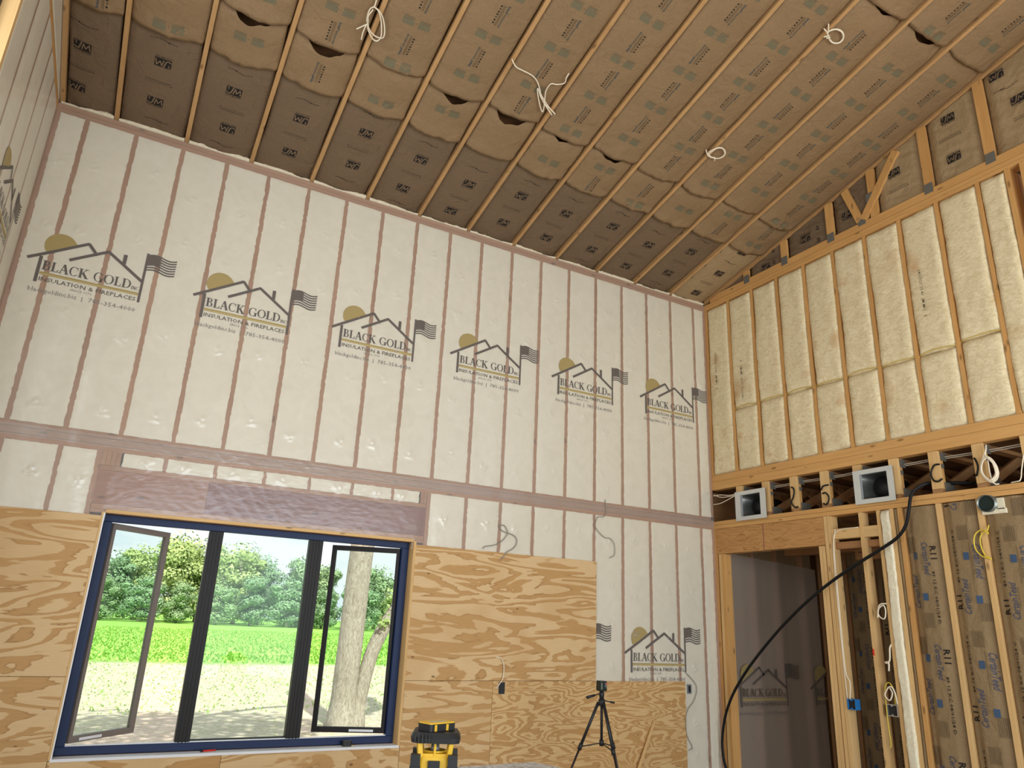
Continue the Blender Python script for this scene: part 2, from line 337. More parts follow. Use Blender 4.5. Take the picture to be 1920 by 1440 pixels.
# ------------------------------------------------------------------ lettering (flat print, built as thin shapes that follow their sheet)
_tc = {}
def text_tris(s, bold=0.0, res=1):
    key = (s, bold, res)
    if key in _tc: return _tc[key]
    cu = bpy.data.curves.new('lettering', 'FONT'); cu.body = s; cu.size = 1.0; cu.resolution_u = res; cu.offset = bold; cu.fill_mode = 'FRONT'
    ob = bpy.data.objects.new('lettering', cu); COL.objects.link(ob)
    dg = bpy.context.evaluated_depsgraph_get(); me = bpy.data.meshes.new_from_object(ob.evaluated_get(dg), depsgraph=dg)
    me.calc_loop_triangles()
    V = np.array([v.co[:2] for v in me.vertices]); T = np.array([t.vertices[:] for t in me.loop_triangles])
    bpy.data.objects.remove(ob); bpy.data.curves.remove(cu); bpy.data.meshes.remove(me)
    V[:, 0] -= V[:, 0].min(); _tc[key] = (V, T); return V, T
class Print:
    """flat shapes in print coordinates (u to the right, v up)"""
    def __init__(self): self.V = []; self.T = []; self.M = []; self.n = 0; self.L = []
    def tri(self, V, T, mi, lift=0.0):
        V = np.asarray(V, float); T = np.asarray(T, int)
        self.V.append(V); self.T.append(T + self.n); self.M.append(np.full(len(T), mi)); self.L.append(np.full(len(V), lift)); self.n += len(V); return self
    def text(self, s, u, v, w=None, h=None, mi=0, bold=0.0, res=1, rot=0.0, lift=0.0, shear=0.0):
        V, T = text_tris(s, bold, res); cap = 0.72
        V = V / np.array([V[:, 0].max(), cap]); hh = h if h else w * 0.2; ww = w if w else h * len(s) * 0.75
        V = V * np.array([ww, hh]); V[:, 0] += shear * V[:, 1]
        c, s_ = math.cos(rot), math.sin(rot); V = V @ np.array([[c, s_], [-s_, c]]) + np.array([u, v]); return self.tri(V, T, mi, lift)
    def quad(self, u0, u1, v0, v1, mi=0, nu=1, nv=1, lift=0.0, slant=0.0):
        U, W = np.meshgrid(np.linspace(u0, u1, nu + 1), np.linspace(v0, v1, nv + 1), indexing='ij')
        V = np.stack([U + slant * (W - v0), W], -1).reshape(-1, 2); Q = grid_quads(nu + 1, nv + 1); T = np.concatenate([Q[:, [0, 1, 2]], Q[:, [0, 2, 3]]]); return self.tri(V, T, mi, lift)
    def line(self, p, q, w, mi=0, n=1, lift=0.0):
        p = np.array(p, float); q = np.array(q, float); d = (q - p) / np.linalg.norm(q - p); s = np.array([-d[1], d[0]]) * w / 2
        ts = np.linspace(0, 1, n + 1)[:, None]; a = p + (q - p) * ts
        V = np.concatenate([a + s, a - s]); T = []
        for i in range(n): T += [(i, n + 1 + i, i + 1), (i + 1, n + 1 + i, n + 2 + i)]
        return self.tri(V, T, mi, lift)
    def ring(self, cx, cy, ro, ri, a0=0, a1=2 * math.pi, n=16, mi=0, lift=0.0):
        a = np.linspace(a0, a1, n + 1); V = np.concatenate([np.stack([cx + ro[0] * np.cos(a), cy + ro[1] * np.sin(a)], 1), np.stack([cx + ri[0] * np.cos(a), cy + ri[1] * np.sin(a)], 1)])
        T = []
        for i in range(n): T += [(i, i + 1, n + 1 + i), (i + 1, n + 2 + i, n + 1 + i)]
        return self.tri(V, T, mi, lift)
    def merge(self, o, tf=lambda V: V):
        self.tri(tf(np.concatenate(o.V)), np.concatenate(o.T), 0)
        self.M[-1] = np.concatenate(o.M); self.L[-1] = np.concatenate(o.L); return self
    def arrays(self): return np.concatenate(self.V), np.concatenate(self.T), np.concatenate(self.M), np.concatenate(self.L)
def place_print(pr, name, mats, parent, o, right, up, offset=0.003, surf=None, clip=None):
    V, T, M, L = pr.arrays(); o = np.array(o, float); r = np.array(right, float); u = np.array(up, float); nrm = np.cross(r, u)
    P = o + V[:, :1] * r + V[:, 1:] * u
    if surf is not None: P = surf(P)
    P = P + nrm * (offset + L)[:, None]
    if clip is not None:
        keep = clip(P[T].mean(1)); T = T[keep]; M = M[keep]
    if len(T) == 0: return None
    return link(name, fast_mesh(P, T, False, M), mats, parent)

def serif(pr, ch, x, y, s, w=1.0, mi=0):
    """one serif capital, cap height s, at (x, y); returns its advance"""
    X = lambda a: x + a * s * w; Y = lambda b: y + b * s
    th, tn, sf = 0.20, 0.065, 0.06
    def q(a0, a1, b0, b1): pr.quad(X(a0), X(a1), Y(b0), Y(b1), mi)
    def ln(a, b, wd): pr.line((X(a[0]), Y(a[1])), (X(b[0]), Y(b[1])), wd * s, mi)
    def rg(cx, cy, rx, ry, tx, ty, a0=0, a1=360, n=14): pr.ring(X(cx), Y(cy), (rx * s * w, ry * s), ((rx - tx) * s * w, (ry - ty) * s), math.radians(a0), math.radians(a1), n, mi)
    if ch == 'B':
        q(.1, .1 + th, 0, 1); q(0, .45, 0, sf); q(0, .42, 1 - sf, 1); q(.2, .42, .5, .5 + tn)
        rg(.40, .765, .24, .235, .15, .05, -90, 90); rg(.43, .265, .28, .265, .16, .05, -90, 90); return .80
    if ch == 'L': q(.1, .1 + th, 0, 1); q(0, .66, 0, sf); q(0, .40, 1 - sf, 1); pr.line((X(.60), Y(.05)), (X(.67), Y(.30)), .06 * s, mi); return .75
    if ch == 'A': ln((.40, 1), (.10, 0), tn); ln((.42, 1), (.74, 0), th); q(.2, .60, .32, .32 + tn); q(-.02, .26, 0, sf); q(.54, .92, 0, sf); return .93
    if ch == 'C': rg(.44, .5, .44, .51, .16, .05, 48, 312); q(.72, .77, .66, .98); q(.70, .80, .16, .2); return .86
    if ch == 'K': q(.1, .1 + th, 0, 1); q(0, .38, 0, sf); q(0, .38, 1 - sf, 1); ln((.26, .42), (.72, .97), tn); ln((.38, .58), (.80, 0), th); q(.54, .90, 1 - sf, 1); q(.62, .98, 0, sf); return .98
    if ch == 'G': rg(.46, .5, .46, .51, .16, .05, 48, 320); q(.66, .66 + th, .03, .40); q(.54, .96, .40, .45); q(.73, .78, .66, .98); return .99
    if ch == 'O': rg(.47, .5, .47, .51, .17, .05, 0, 360, 22); return 1.0
    if ch == 'D': q(.1, .1 + th, 0, 1); q(0, .42, 0, sf); q(0, .42, 1 - sf, 1); rg(.40, .5, .48, .5, .17, .05, -90, 90); return .93
    if ch == 'I': q(.1, .1 + th, 0, 1); q(0, .37, 0, sf); q(0, .37, 1 - sf, 1); return .42
    if ch == 'N': q(.1, .16, 0, 1); q(.66, .72, 0, 1); ln((.12, .97), (.68, .03), th); q(0, .28, 0, sf); q(.54, .84, 1 - sf, 1); return .88
    if ch == '.': q(.05, .17, 0, .14); return .24
    return .45
def company_logo():
    p = Print()
    # u = 0, v = 0 at the left tip of the lower eave; about 1.12 m wide
    n = 22; a = np.linspace(0, 2 * math.pi, n, endpoint=False)
    cx, cy, r = .215, .165, .122
    sun = [(cx + r * math.cos(t), cy + r * math.sin(t)) for t in a]
    # keep the part of the disc above the roof line
    def above(q): return (q[0], max(q[1], q[0] * 0.250 / 0.417 + 0.012))
    sun = [above(q) for q in sun]; V = [(cx, cy + .03)] + sun; p.tri(V, [(0, i + 1, (i + 1) % n + 1) for i in range(n)], 1)
    L = .026
    p.line((0, .005), (.417, .255), L, 0, 4, lift=.0005); p.line((.412, .255), (.492, .162), L, 0, 2, lift=.0005)
    p.line((.298, .062), (.575, .228), L, 0, 3, lift=.0005); p.line((.568, .228), (.872, .018), L, 0, 4, lift=.0005)
    p.quad(.690, .720, .142, .235, 0, lift=.0005)
    p.quad(.083, .108, -.195, .045, 0, 1, 3); p.quad(.868, .888, -.185, .30, 0, 1, 4)
    # wavy flag
    def wave(u): return .014 * math.sin((u - .888) / .232 * 2 * math.pi)
    us = np.linspace(.888, 1.12, 13)
    def strip(u0, v0, v1):
        uu = us[us >= u0 - 1e-6]; V = [(u, v0 + wave(u)) for u in uu] + [(u, v1 + wave(u)) for u in uu]; m = len(uu); T = []
        for i in range(m - 1): T += [(i, i + 1, m + i), (i + 1, m + i + 1, m + i)]
        p.tri(V, T, 0)
    for k in range(7):
        v1 = .292 - k * .0245; strip(us[5] if k < 4 else .888, v1 - .0135, v1)
    uu = us[:6]; V = [(u, .195 + wave(u)) for u in uu] + [(u, .292 + wave(u)) for u in uu]; T = []
    for i in range(5): T += [(i, i + 1, 6 + i), (i + 1, 7 + i, 6 + i)]
    p.tri(V, T, 0)
    x = .118
    for ch in 'BLACK GOLD': x += serif(p, ch, x, -.075, .086, .95, 2) * .086 * .95 * .985
    x += .004
    for ch in 'INC.': x += serif(p, ch, x, -.075, .033, .85, 2) * .033 * .85
    p.quad(.112, .866, -.112, -.096, 1, 6); p.quad(.112, .866, -.122, -.1165, 1, 6); p.quad(.112, .866, -.1165, -.112, 4, 6)
    p.text('INSULATION & FIREPLACES', .118, -.178, .735, .038, 2, 0.006)
    p.text('SINCE 1976', .355, -.213, .165, .020, 3)
    p.text('blackgoldinc.biz', .062, -.280, .355, .040, 3); p.text('|', .455, -.280, .006, .036, 3); p.text('785-354-4000', .505, -.280, .365, .040, 3)
    return p
LOGO = company_logo(); LOGOM = [LOGOD, LOGOG, LOGOT, LOGOL, plain('logo_pale_gold', (0.62, 0.50, 0.22), 0.6)]

# ------------------------------------------------------------------ the room shell
XL, YB = -7.781, -9.6
SL = 0.253
def zroof(y): return 6.063 - SL * y
floor = MB().box(XL - .3, 3.2, YB - .2, .16, -.12, 0).build('floor', CONC); tag(floor, 'bare concrete floor of the unfinished room', kind='structure')

# ---- front wall (window wall), inner face of the studs at y = 0
wf = empty('wall_front', kind='structure'); wf['label'] = 'stud wall with white fill behind printed clear plastic and plywood below'
sh = MB()
for (x0, x1, z0, z1) in ((XL - .2, -6.70, -.1, 6.2), (-4.0, 3.2, -.1, 6.2), (-6.70, -4.0, 2.46, 6.2), (-6.70, -4.0, -.1, .66)): sh.box(x0, x1, .145, .165, z0, z1)
sh.build('sheathing', DX, wf)
PITCH = 0.4064; XO = -0.215
ux = [XO - PITCH * i for i in range(19)]
def vstud(x, z0, z1, parent=wf, w=.046, mat=FZ_, dep=.14): return MB().box(x - w / 2, x + w / 2, 0, dep, z0, z1).build('stud', mat, parent)
for x in ux: vstud(x, 3.118, 5.958)
for x in (-.02, XL + .022): vstud(x, 0.04, 5.958, w=.044)
for (z0, z1) in ((5.958, 6.001), (6.004, 6.046)): MB().box(XL, 0, 0, .14, z0, z1).build('top_plate', FX_, wf)
MB().box(XL, 0, 0, .14, 3.074, 3.118).build('bottom_plate', FX_, wf)
for (z0, z1) in ((2.966, 3.014), (3.018, 3.070)): MB().box(XL, 1.81, -.0005, .14, z0, z1).build('lower_top_plate', FX_, wf)
lx = [XO - PITCH * i for i in range(10)]
for x in lx[:-1]: vstud(x, .04, 2.966)
for x in (-7.125, -7.53): vstud(x, .04, 2.966)
vstud(-6.845, .04, 2.966); vstud(-3.885, .04, 2.966)
for k in range(4): vstud(-6.804 + k * .036, 2.852, 2.966, w=.034)
for x in (-3.921, -3.957): vstud(x, 2.852, 2.966, w=.034)
cx_ = [-6.338, -5.930, -5.507, -5.098, -4.688, -4.272]
for x in cx_: vstud(x, 2.852, 2.966, w=.036)
MB().box(-6.826, -3.904, 0, .14, 2.812, 2.850).build('header_plate', FX_, wf)
MB().box(-6.826, -5.965, -.001, .14, 2.534, 2.810).build('header', LVLX, wf); MB().box(-5.963, -3.904, -.001, .14, 2.534, 2.810).build('header', LVLP, wf)['label'] = 'darker purplish length of the window header'
MB().box(-6.826, -3.904, 0, .14, 2.494, 2.532).build('header_plate', FX_, wf); MB().box(-6.826, -3.904, 0, .14, 2.462, 2.492).build('header_plate', FX_, wf)
MB().box(-6.72, -3.98, 0, .14, .58, .62).build('rough_sill', WX, wf)
MB().box(XL, 0, 0, .14, 0, .04).build('sole_plate', WX, wf)

bays = [(XL + .044, ux[-1] - .0235)] + [(ux[i + 1] + .0235, ux[i] - .0235) for i in range(17, -1, -1)] + [(ux[0] + .0235, -.042)]
low = [(lx[i + 1] + .0235, lx[i] - .0235) for i in range(7, -1, -1)]
edges = [-6.680] + cx_ + [-3.978]
dimples = []
for k, (a, b) in enumerate(bays):
    for z in (5.52, 4.93, 4.03, 3.33): dimples.append(((a + b) / 2 + rnd.uniform(-.06, .06), z + rnd.uniform(-.10, .10)))
for (a, b) in low + [(-3.864, lx[8]), (-7.509, -7.146), (-7.104, -6.866), (lx[0], -.04)]:
    dimples.append(((a + b) / 2 + rnd.uniform(-.05, .05), 2.70 + rnd.uniform(-.06, .06)))
    if b > -1.8:
        for z in (2.12, 1.72, 1.30): dimples.append(((a + b) / 2 + rnd.uniform(-.05, .05), z + rnd.uniform(-.06, .06)))
    if b > -.6: dimples += [((a + b) / 2, .75), ((a + b) / 2, .42)]
for k in range(7): dimples.append(((edges[k] + edges[k + 1]) / 2 + rnd.uniform(-.08, .08), 2.905))
def dimple_relief(X, Z):
    b = np.zeros(X.shape)
    for (dx, dz) in dimples:
        m = (np.abs(X - dx) < .09) & (np.abs(Z - dz) < .09)
        if not m.any(): continue
        rx = X[m] - dx; rz = Z[m] - dz; r = np.hypot(rx, rz); an = np.arctan2(rz, rx); ph = dx * 50 + dz * 31
        b[m] += .013 * np.exp(-((r - .020) / .011) ** 2) * (.5 + .5 * np.sin(an * 2 + ph + r * 60)) + .006 * np.exp(-((r - .042) / .012) ** 2) * (.3 + .5 * np.sin(an * 3 + ph)) - .004 * np.exp(-(r / .012) ** 2)
    return np.maximum(b, 0)
def fill_panel(x0, x1, z0, z1, seed, parent=wf, y=0.0):
    nx = max(6, int((x1 - x0) / .0125)); nz = max(6, int((z1 - z0) / .0125))
    U, W = np.meshgrid(np.linspace(0, 1, nx), np.linspace(0, 1, nz), indexing='ij')
    X = x0 + (x1 - x0) * U; Z = z0 + (z1 - z0) * W
    ragx = .0035 * vnoise(Z * 38, Z * 0 + seed, 1) + .003 * vnoise(Z * 5, Z * 0 + seed * 3, 2); ragz = .004 * vnoise(X * 38, X * 0 + seed, 3)
    sgx = np.where(U == 0, -1, np.where(U == 1, 1, 0)); sgz = np.where(W == 0, -1, np.where(W == 1, 1, 0))
    X = X + sgx * (np.abs(ragx) * 1.6); Z = Z + sgz * np.abs(ragz)
    e = np.minimum(np.minimum(U, 1 - U) * (x1 - x0), np.minimum(W, 1 - W) * (z1 - z0)) / .03
    Y = y - .0010 - .0040 * np.clip(e, 0, 1) ** .7 + .0012 * vnoise(X * 9, Z * 9, 5)
    Y = Y - dimple_relief(X, Z)
    Y = np.where(e <= 0, y - .0008, Y)
    return link('fill_panel', fast_mesh(np.stack([X, Y, Z], -1).reshape(-1, 3), grid_quads(nx, nz)), FOAM, parent)
for k, (a, b) in enumerate(bays): fill_panel(a, b, 3.121, 5.955, k)
fill_panel(-3.862, lx[8] - .0235, 2.2, 2.963, 40)
for k, (a, b) in enumerate(low):
    z0 = 2.2 if b < -1.83 else (1.0 if b < -.6 else .05)
    fill_panel(a, b, z0, 2.963, 50 + k)
fill_panel(lx[0] + .0235, -.042, .05, 2.963, 60)
fill_panel(XL + .044, -7.551, 2.2, 2.963, 61); fill_panel(-7.509, -7.146, 2.2, 2.963, 62); fill_panel(-7.104, -6.866, 2.2, 2.963, 63)
for k in range(7): fill_panel(edges[k] + .019, edges[k + 1] - .019, 2.853, 2.963, 70 + k)

# clear film over the framing
def film_offset(X, Z, studs, seed):
    d = np.min(np.abs(X[..., None] - np.array(studs)), -1)
    t = np.clip((d - .02) / .10, 0, 1); t = t * t * (3 - 2 * t)
    b = .0045 * t * (.65 + .35 * fbm(X * 2.2, Z * 1.3, seed))
    # slanting creases, stronger near the plates and to the left
    s = X * 9 + Z * 6 + 2.0 * fbm(X * 1.5, Z * 1.5, seed + 4)
    cre = np.exp(-((np.mod(s, 1.0) - .5) / .10) ** 2)
    wgt = np.clip(fbm(X * .9 + 3, Z * 1.1, seed + 9) * 1.6, 0, 1) * (.3 + .7 * np.exp(-((Z - 3.35) / .28) ** 2))
    b = b + .0050 * cre * wgt * t
    b = b + .0012 * fbm(X * 8, Z * 8, seed + 11)
    b = b + dimple_relief(X, Z)
    return np.maximum(b, 0.0)
def film_sheet(x0, x1, z0, z1, studs, seed, base, keep=None, step=.0145):
    nx = int((x1 - x0) / step) + 1; nz = int((z1 - z0) / step) + 1
    X, Z = np.meshgrid(np.linspace(x0, x1, nx), np.linspace(z0, z1, nz), indexing='ij')
    Y = -(base + film_offset(X, Z, studs, seed)); Q = grid_quads(nx, nz)
    V = np.stack([X, Y, Z], -1).reshape(-1, 3)
    if keep is not None: Q = Q[keep(V[Q].mean(1))]; used = np.unique(Q); mp = -np.ones(len(V), int); mp[used] = np.arange(len(used)); V = V[used]; Q = mp[Q]
    return fast_mesh(V, Q), (lambda P: np.stack([P[:, 0], -(base + film_offset(P[:, 0], P[:, 2], studs, seed)), P[:, 2]], 1))
me_u, surf_u = film_sheet(XL + .005, -.004, 3.00, 6.05, ux, 3, .0065)
film_u = link('plastic_sheet', me_u, FILM, wf); film_u['label'] = 'clear printed plastic over the upper studs'
def lower_keep(c):
    x = c[:, 0]; z = c[:, 2]
    return ((z > 2.40) & ((x < -6.71) | (x > -4.03) | (z > 2.475))) | ((x > -1.86) & (z > 1.14)) | ((x > -.60))
me_l, surf_l = film_sheet(XL + .005, -.004, .02, 3.095, lx + [-7.125, -7.53, -6.845], 8, .0085, lower_keep)
film_l = link('plastic_sheet', me_l, FILM, wf); film_l['label'] = 'clear printed plastic lapped over the lower studs'
for k in range(6): place_print(LOGO, 'printed_logo', LOGOM, film_u, (-7.690 + 1.306 * k, 0, 4.50), (1, 0, 0), (0, 0, 1), .0012, surf_u)
for k in range(2): place_print(LOGO, 'printed_logo', LOGOM, film_l, (-1.424 - 1.306 * k, 0, 1.480), (1, 0, 0), (0, 0, 1), .0012, surf_l, clip=(lambda c: (c[:, 0] > -1.84) & (c[:, 2] > 1.185)))

# plywood sheets screwed over the lower wall
def ply(x0, x1, z0, z1, mat=PLY): return MB().box(x0, x1, -.0285, -.0165, z0, z1, ch=.0012).build('plywood_sheet', mat, wf)
ply(XL + .01, -6.735, 1.222, 2.438); ply(XL + .01, -6.735, .02, 1.219)
ply(-3.992, -1.822, 1.200, 2.440); ply(-3.988, -3.066, .02, 1.197); ply(-3.063, -.573, .02, 1.197, PLYF)
ply(-6.732, -5.523, .02, .640); ply(-5.520, -3.991, .02, .640)
# spray foam along the top of the wall between the roof trusses
for k in range(13):
    x0 = max(-.6096 * (k + 1) + .022, XL + .02); x1 = -.6096 * k - .022
    n = 22; u = np.linspace(0, 1, n); X = x0 + (x1 - x0) * u
    rows = []
    for j, (yy, zz) in enumerate(((.06, 6.050), (.010, 6.052), (-.012, 6.062), (-.012, 6.082), (.012, 6.098), (.06, 6.105))):
        bmp = .010 * vnoise(X * 16, X * 0 + j * .7 + k, 21) + .006 * vnoise(X * 40, X * 0 + j + k, 22)
        env = .6 + .5 * vnoise(X * 5, X * 0 + k, 25)
        rows.append(np.stack([X, yy - np.abs(bmp) * (1 if j in (2, 3) else .3), 6.05 + (zz - 6.05) * env + bmp * (.5 if j > 1 else 0)], 1))
    link('spray_foam_bead', fast_mesh(np.stack(rows, 1).reshape(-1, 3), grid_quads(n, 6)), SEAL, wf)

# ---- front wall beyond the doorway (same wall line, next room): same film, made milkier and browner to offset the low light
for x in (.20, .645, 1.07, 1.56): vstud(x, .04, 2.966)
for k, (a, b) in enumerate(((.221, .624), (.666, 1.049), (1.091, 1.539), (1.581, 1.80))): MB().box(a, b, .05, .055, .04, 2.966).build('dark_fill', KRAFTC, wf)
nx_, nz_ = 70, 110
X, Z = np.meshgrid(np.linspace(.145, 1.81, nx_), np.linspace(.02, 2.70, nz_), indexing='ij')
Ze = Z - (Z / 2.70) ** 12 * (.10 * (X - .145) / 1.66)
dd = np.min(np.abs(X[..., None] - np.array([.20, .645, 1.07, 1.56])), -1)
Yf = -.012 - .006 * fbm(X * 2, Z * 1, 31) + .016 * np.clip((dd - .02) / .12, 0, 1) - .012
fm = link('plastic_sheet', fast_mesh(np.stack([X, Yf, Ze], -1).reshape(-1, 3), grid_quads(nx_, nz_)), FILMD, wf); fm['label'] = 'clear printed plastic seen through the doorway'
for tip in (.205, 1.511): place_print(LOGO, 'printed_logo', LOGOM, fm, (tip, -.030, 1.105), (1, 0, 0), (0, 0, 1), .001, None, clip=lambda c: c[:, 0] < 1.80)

# ---- right wall (open framing), inner face at x = 0
wr = empty('wall_right', kind='structure'); wr['label'] = 'open stud wall with cream fibreglass above and kraft paper below'
def rstud(y, z0, z1, w=.038, x0=0.0, x1=.14, mat=WZ, name='stud'): return MB().box(x0, x1, y - w / 2, y + w / 2, z0, z1).build(name, mat, wr)
YO = -.436; by = [YO - PITCH * j for j in range(9)]
for y in by: rstud(y, 3.652, 5.965)
rstud(-.022, 3.652, 5.965, .040)
rstud(-3.955, 3.652, 5.965, .040); rstud(-4.085, 3.652, 5.965, .040); rstud(-3.955, 3.652, 5.965, .040, .145, .28, DZ)
for (z0, z1) in ((5.967, 6.004), (6.006, 6.046)): MB().box(0, .14, -9.5, -.002, z0, z1).build('top_plate', WY, wr)
MB().box(0, .14, -9.5, -.002, 3.566, 3.650).build('bottom_plate', WY, wr)
MB().box(-.004, .09, -9.5, -.002, 3.464, 3.563).build('rim_board', WY, wr)
for (z0, z1) in ((2.974, 3.018), (3.021, 3.066)): MB().box(0, .14, -9.5, -.002, z0, z1).build('lower_top_plate', WY, wr)

def batt(y0, y1, z0, z1, seed, bulge=.045, edge=.022, mat=FIBRE, x_base=0.0, rag=.017):
    """a friction-fit fibreglass batt: bulged soft front with wavering edges and sides that go back into the bay"""
    ny = 18; nz = max(8, int((z1 - z0) / .035))
    U, W = np.meshgrid(np.linspace(0, 1, ny), np.linspace(0, 1, nz), indexing='ij')
    Z = z0 + (z1 - z0) * W
    wl_ = rag * fbm(Z * 1.6, Z * 0 + seed, 41) + .004 * vnoise(Z * 20, Z * 0 + seed, 43); wr_ = rag * fbm(Z * 1.6, Z * 0 + seed + 9, 42) + .004 * vnoise(Z * 20, Z * 0 + seed + 5, 44)
    Y = (y0 + wl_) * (1 - U) + (y1 + wr_) * U
    top = .010 * fbm(U * 3, U * 0 + seed, 45)
    Z = Z + np.where(W > .98, top, 0) + np.where(W < .02, top[::-1], 0)
    e = np.minimum(np.minimum(U, 1 - U) / .22, np.minimum(W * (z1 - z0), (1 - W) * (z1 - z0)) / .07)
    e = np.clip(e, 0, 1); prof = np.sqrt(np.clip(1 - (1 - e) ** 2, 0, 1))
    Xx = x_base + edge - bulge * prof * (.8 + .25 * fbm(Y * 3, Z * 2.2, seed + 50)) - .006 * fbm(Y * 14, Z * 14, seed + 60) * prof
    V = np.stack([Xx, Y, Z], -1)
    V = np.concatenate([V[:1] + np.array([.07, 0, 0]), V, V[-1:] + np.array([.07, 0, 0])], 0)
    f = V[:, :1] + np.array([.07, 0, 0]); l = V[:, -1:] + np.array([.07, 0, 0]); V = np.concatenate([f, V, l], 1)
    return link('insulation_batt', fast_mesh(V.reshape(-1, 3), grid_quads(ny + 2, nz + 2)), mat, wr), V
rb = [(-.046, by[0] + .016)] + [(by[j] - .016, by[j + 1] + .016) for j in range(8)] + [(by[8] - .016, -3.930)]
for k, (a, b) in enumerate(rb):
    if k in (0, 9):
        bt, _ = batt(a, b, 3.655, 5.962, k)
    else:
        zj = 4.435 + rnd.uniform(-.012, .012)
        bt, _ = batt(a, b, zj, 5.962, k * 2); batt(a, b, 3.655, zj - .004, k * 2 + 1)
        yy = np.linspace(a + .012, b - .008, 9); MB().tube([(-.0195 + .028 * (abs(i - 4) / 4) ** 2, y, zj - .002 + .018 * math.sin(i / 8 * math.pi) * (1 if k % 2 else .4)) for i, y in enumerate(yy)], .0042, 6).build('yellow_fibre_seam', YEL, wr, True)
    if k in (0, 1, 6):
        pr = Print(); pr.text('04/07/25 23:41  JM MC', 0, 0, .45, .030, 0, .004); pr.text('I', .50, 0, .008, .03, 0, .004)
        yc = {0: -.20, 1: -.64, 6: -3.03}[k]; zt = {0: 5.28, 1: 4.98, 6: 5.30}[k]
        if k == 1: place_print(pr, 'printed_lettering', [INKL], bt, (-.036, yc - .02, zt - .45), (0, 0, 1), (0, 1, 0), .010)
        else: place_print(pr, 'printed_lettering', [INKL], bt, (-.036, yc, zt), (0, 0, -1), (0, -1, 0), .010)

# gable truss over the right wall
for (x0, x1) in ((-.004, .034),):
    y0, y1 = 0.0, -9.5
    MB().add([(x0, y0, zroof(y0)), (x1, y0, zroof(y0)), (x1, y0, zroof(y0) + .09), (x0, y0, zroof(y0) + .09), (x0, y1, zroof(y1)), (x1, y1, zroof(y1)), (x1, y1, zroof(y1) + .09), (x0, y1, zroof(y1) + .09)],
             [(0, 1, 2, 3), (7, 6, 5, 4), (0, 4, 5, 1), (1, 5, 6, 2), (2, 6, 7, 3), (3, 7, 4, 0)]).build('truss_top_chord', TRUSS, wr)
MB().box(.0, .036, -9.5, -.12, 6.050, 6.138).build('truss_bottom_chord', WY, wr)
for y in (-.780, -1.402, -2.070, -2.630, -3.245, -3.845, -4.46): MB().box(.002, .036, y - .046, y + .046, 6.140, zroof(y) - .002).build('truss_web', WZ, wr)
MB().bar((.012, -2.31, zroof(-2.31) - .002), (.012, -2.46, 6.14), .034, .085, up=(1, 0, 0)).build('truss_web', WZ, wr) if False else None
def web(y0, z0, y1, z1, x=.018, w=.086, th=.034):
    d = Vector((0, y1 - y0, z1 - z0)).normalized(); s = Vector((0, -d.z, d.y)) * w / 2
    a = Vector((x, y0, z0)); b = Vector((x, y1, z1)); t = Vector((th / 2, 0, 0))
    V = [a + s + t, a - s + t, b - s + t, b + s + t, a + s - t, a - s - t, b - s - t, b + s - t]
    return MB().add(V, [(0, 1, 2, 3), (7, 6, 5, 4), (0, 4, 5, 1), (1, 5, 6, 2), (2, 6, 7, 3), (3, 7, 4, 0)]).build('truss_web', WZ, wr)
web(-2.300, zroof(-2.30) - .01, -2.455, 6.165, .012); web(-2.955, zroof(-2.955) - .03, -2.495, 6.165, .010)
for (y, z) in ((-.79, 6.135), (-1.402, 6.135), (-2.07, 6.14), (-3.24, 6.15), (-3.845, 6.15), (-2.475, 6.16), (-2.60, 6.39)):
    m = MB(); m.box(-.0045, -.003, y - .045, y + .045, z - .055, z + .055)
    for i in range(4): m.box(-.006, -.0045, y - .035, y + .035, z - .042 + i * .026, z - .034 + i * .026)
    m.build('nail_plate', PLATE, wr)

# ---- lettering patterns
def jm_print(kind):
    p = Print()
    if kind == 'logo':
        p.quad(-.068, .066, -.040, .046, 0, 6, 4)
        # J and M left open in the dark box
        p.line((-.008, .046), (-.024, -.012), .011, 1, 3, lift=.0012); p.ring(-.043, -.012, (.0245, .019), (.0135, .0085), math.radians(185), math.radians(360), 8, 1, lift=.0012)
        p.line((-.064, .036), (-.046, .036), .006, 1, 1, lift=.0012); p.line((-.046, .039), (-.052, .008), .006, 1, 1, lift=.0012)
        for a, b in (((-.006, -.026), (.008, .036)), ((.006, .034), (.024, -.012)), ((.022, -.012), (.050, .034)), ((.048, .036), (.058, -.026))): p.line(a, b, .0088, 1, 2, lift=.0012)
        p.text('Johns Manville', -.068, -.058, .134, .0125, 0, .012)
    elif kind == 'wave':
        s = 'Formaldehyde-free'
        for i, ch in enumerate(s):
            u = -.105 + i * .0125; v = -.004 + .010 * math.sin((i / 16) * 2 * math.pi + .6)
            p.text(ch, u, v, .0095, .015, 0, .015)
    else:
        p.text('Thermal and Acoustical Insulation', -.108, .010, .216, .0105, 0, .01)
        for i in range(16): p.quad(-.108 + i * .0125, -.108 + i * .0125 + .0105, -.012, -.005, 2)
        p.quad(.102, .112, -.013, -.003, 0)
    return p
def arrow_print():
    """one panel of the roof batts: brand line with an arrow, small print, a row of pictograms; u runs along the batt"""
    p = Print()
    p.text('knauf', -.108, .018, .066, .026, 0, .02); p.text('Performance+', -.038, .021, .118, .013, 0, .01)
    p.quad(-.03, .085, .0165, .0185, 0, 3); p.line((.078, .021), (.100, .021), .004, 0); p.line((.089, .010), (.089, .032), .004, 0)
    for j in range(3):
        for i in range(9): p.quad(-.100 + i * .021, -.100 + i * .021 + .018, -.004 - j * .008, -.0005 - j * .008, 2)
    for i in range(7): 
        u = -.085 + i * .026
        (p.ring(u, -.038, (.0075, .0075), (.0035, .0035), n=8, mi=1) if i % 3 == 1 else p.quad(u - .007, u + .007, -.045, -.031, 1))
    return p
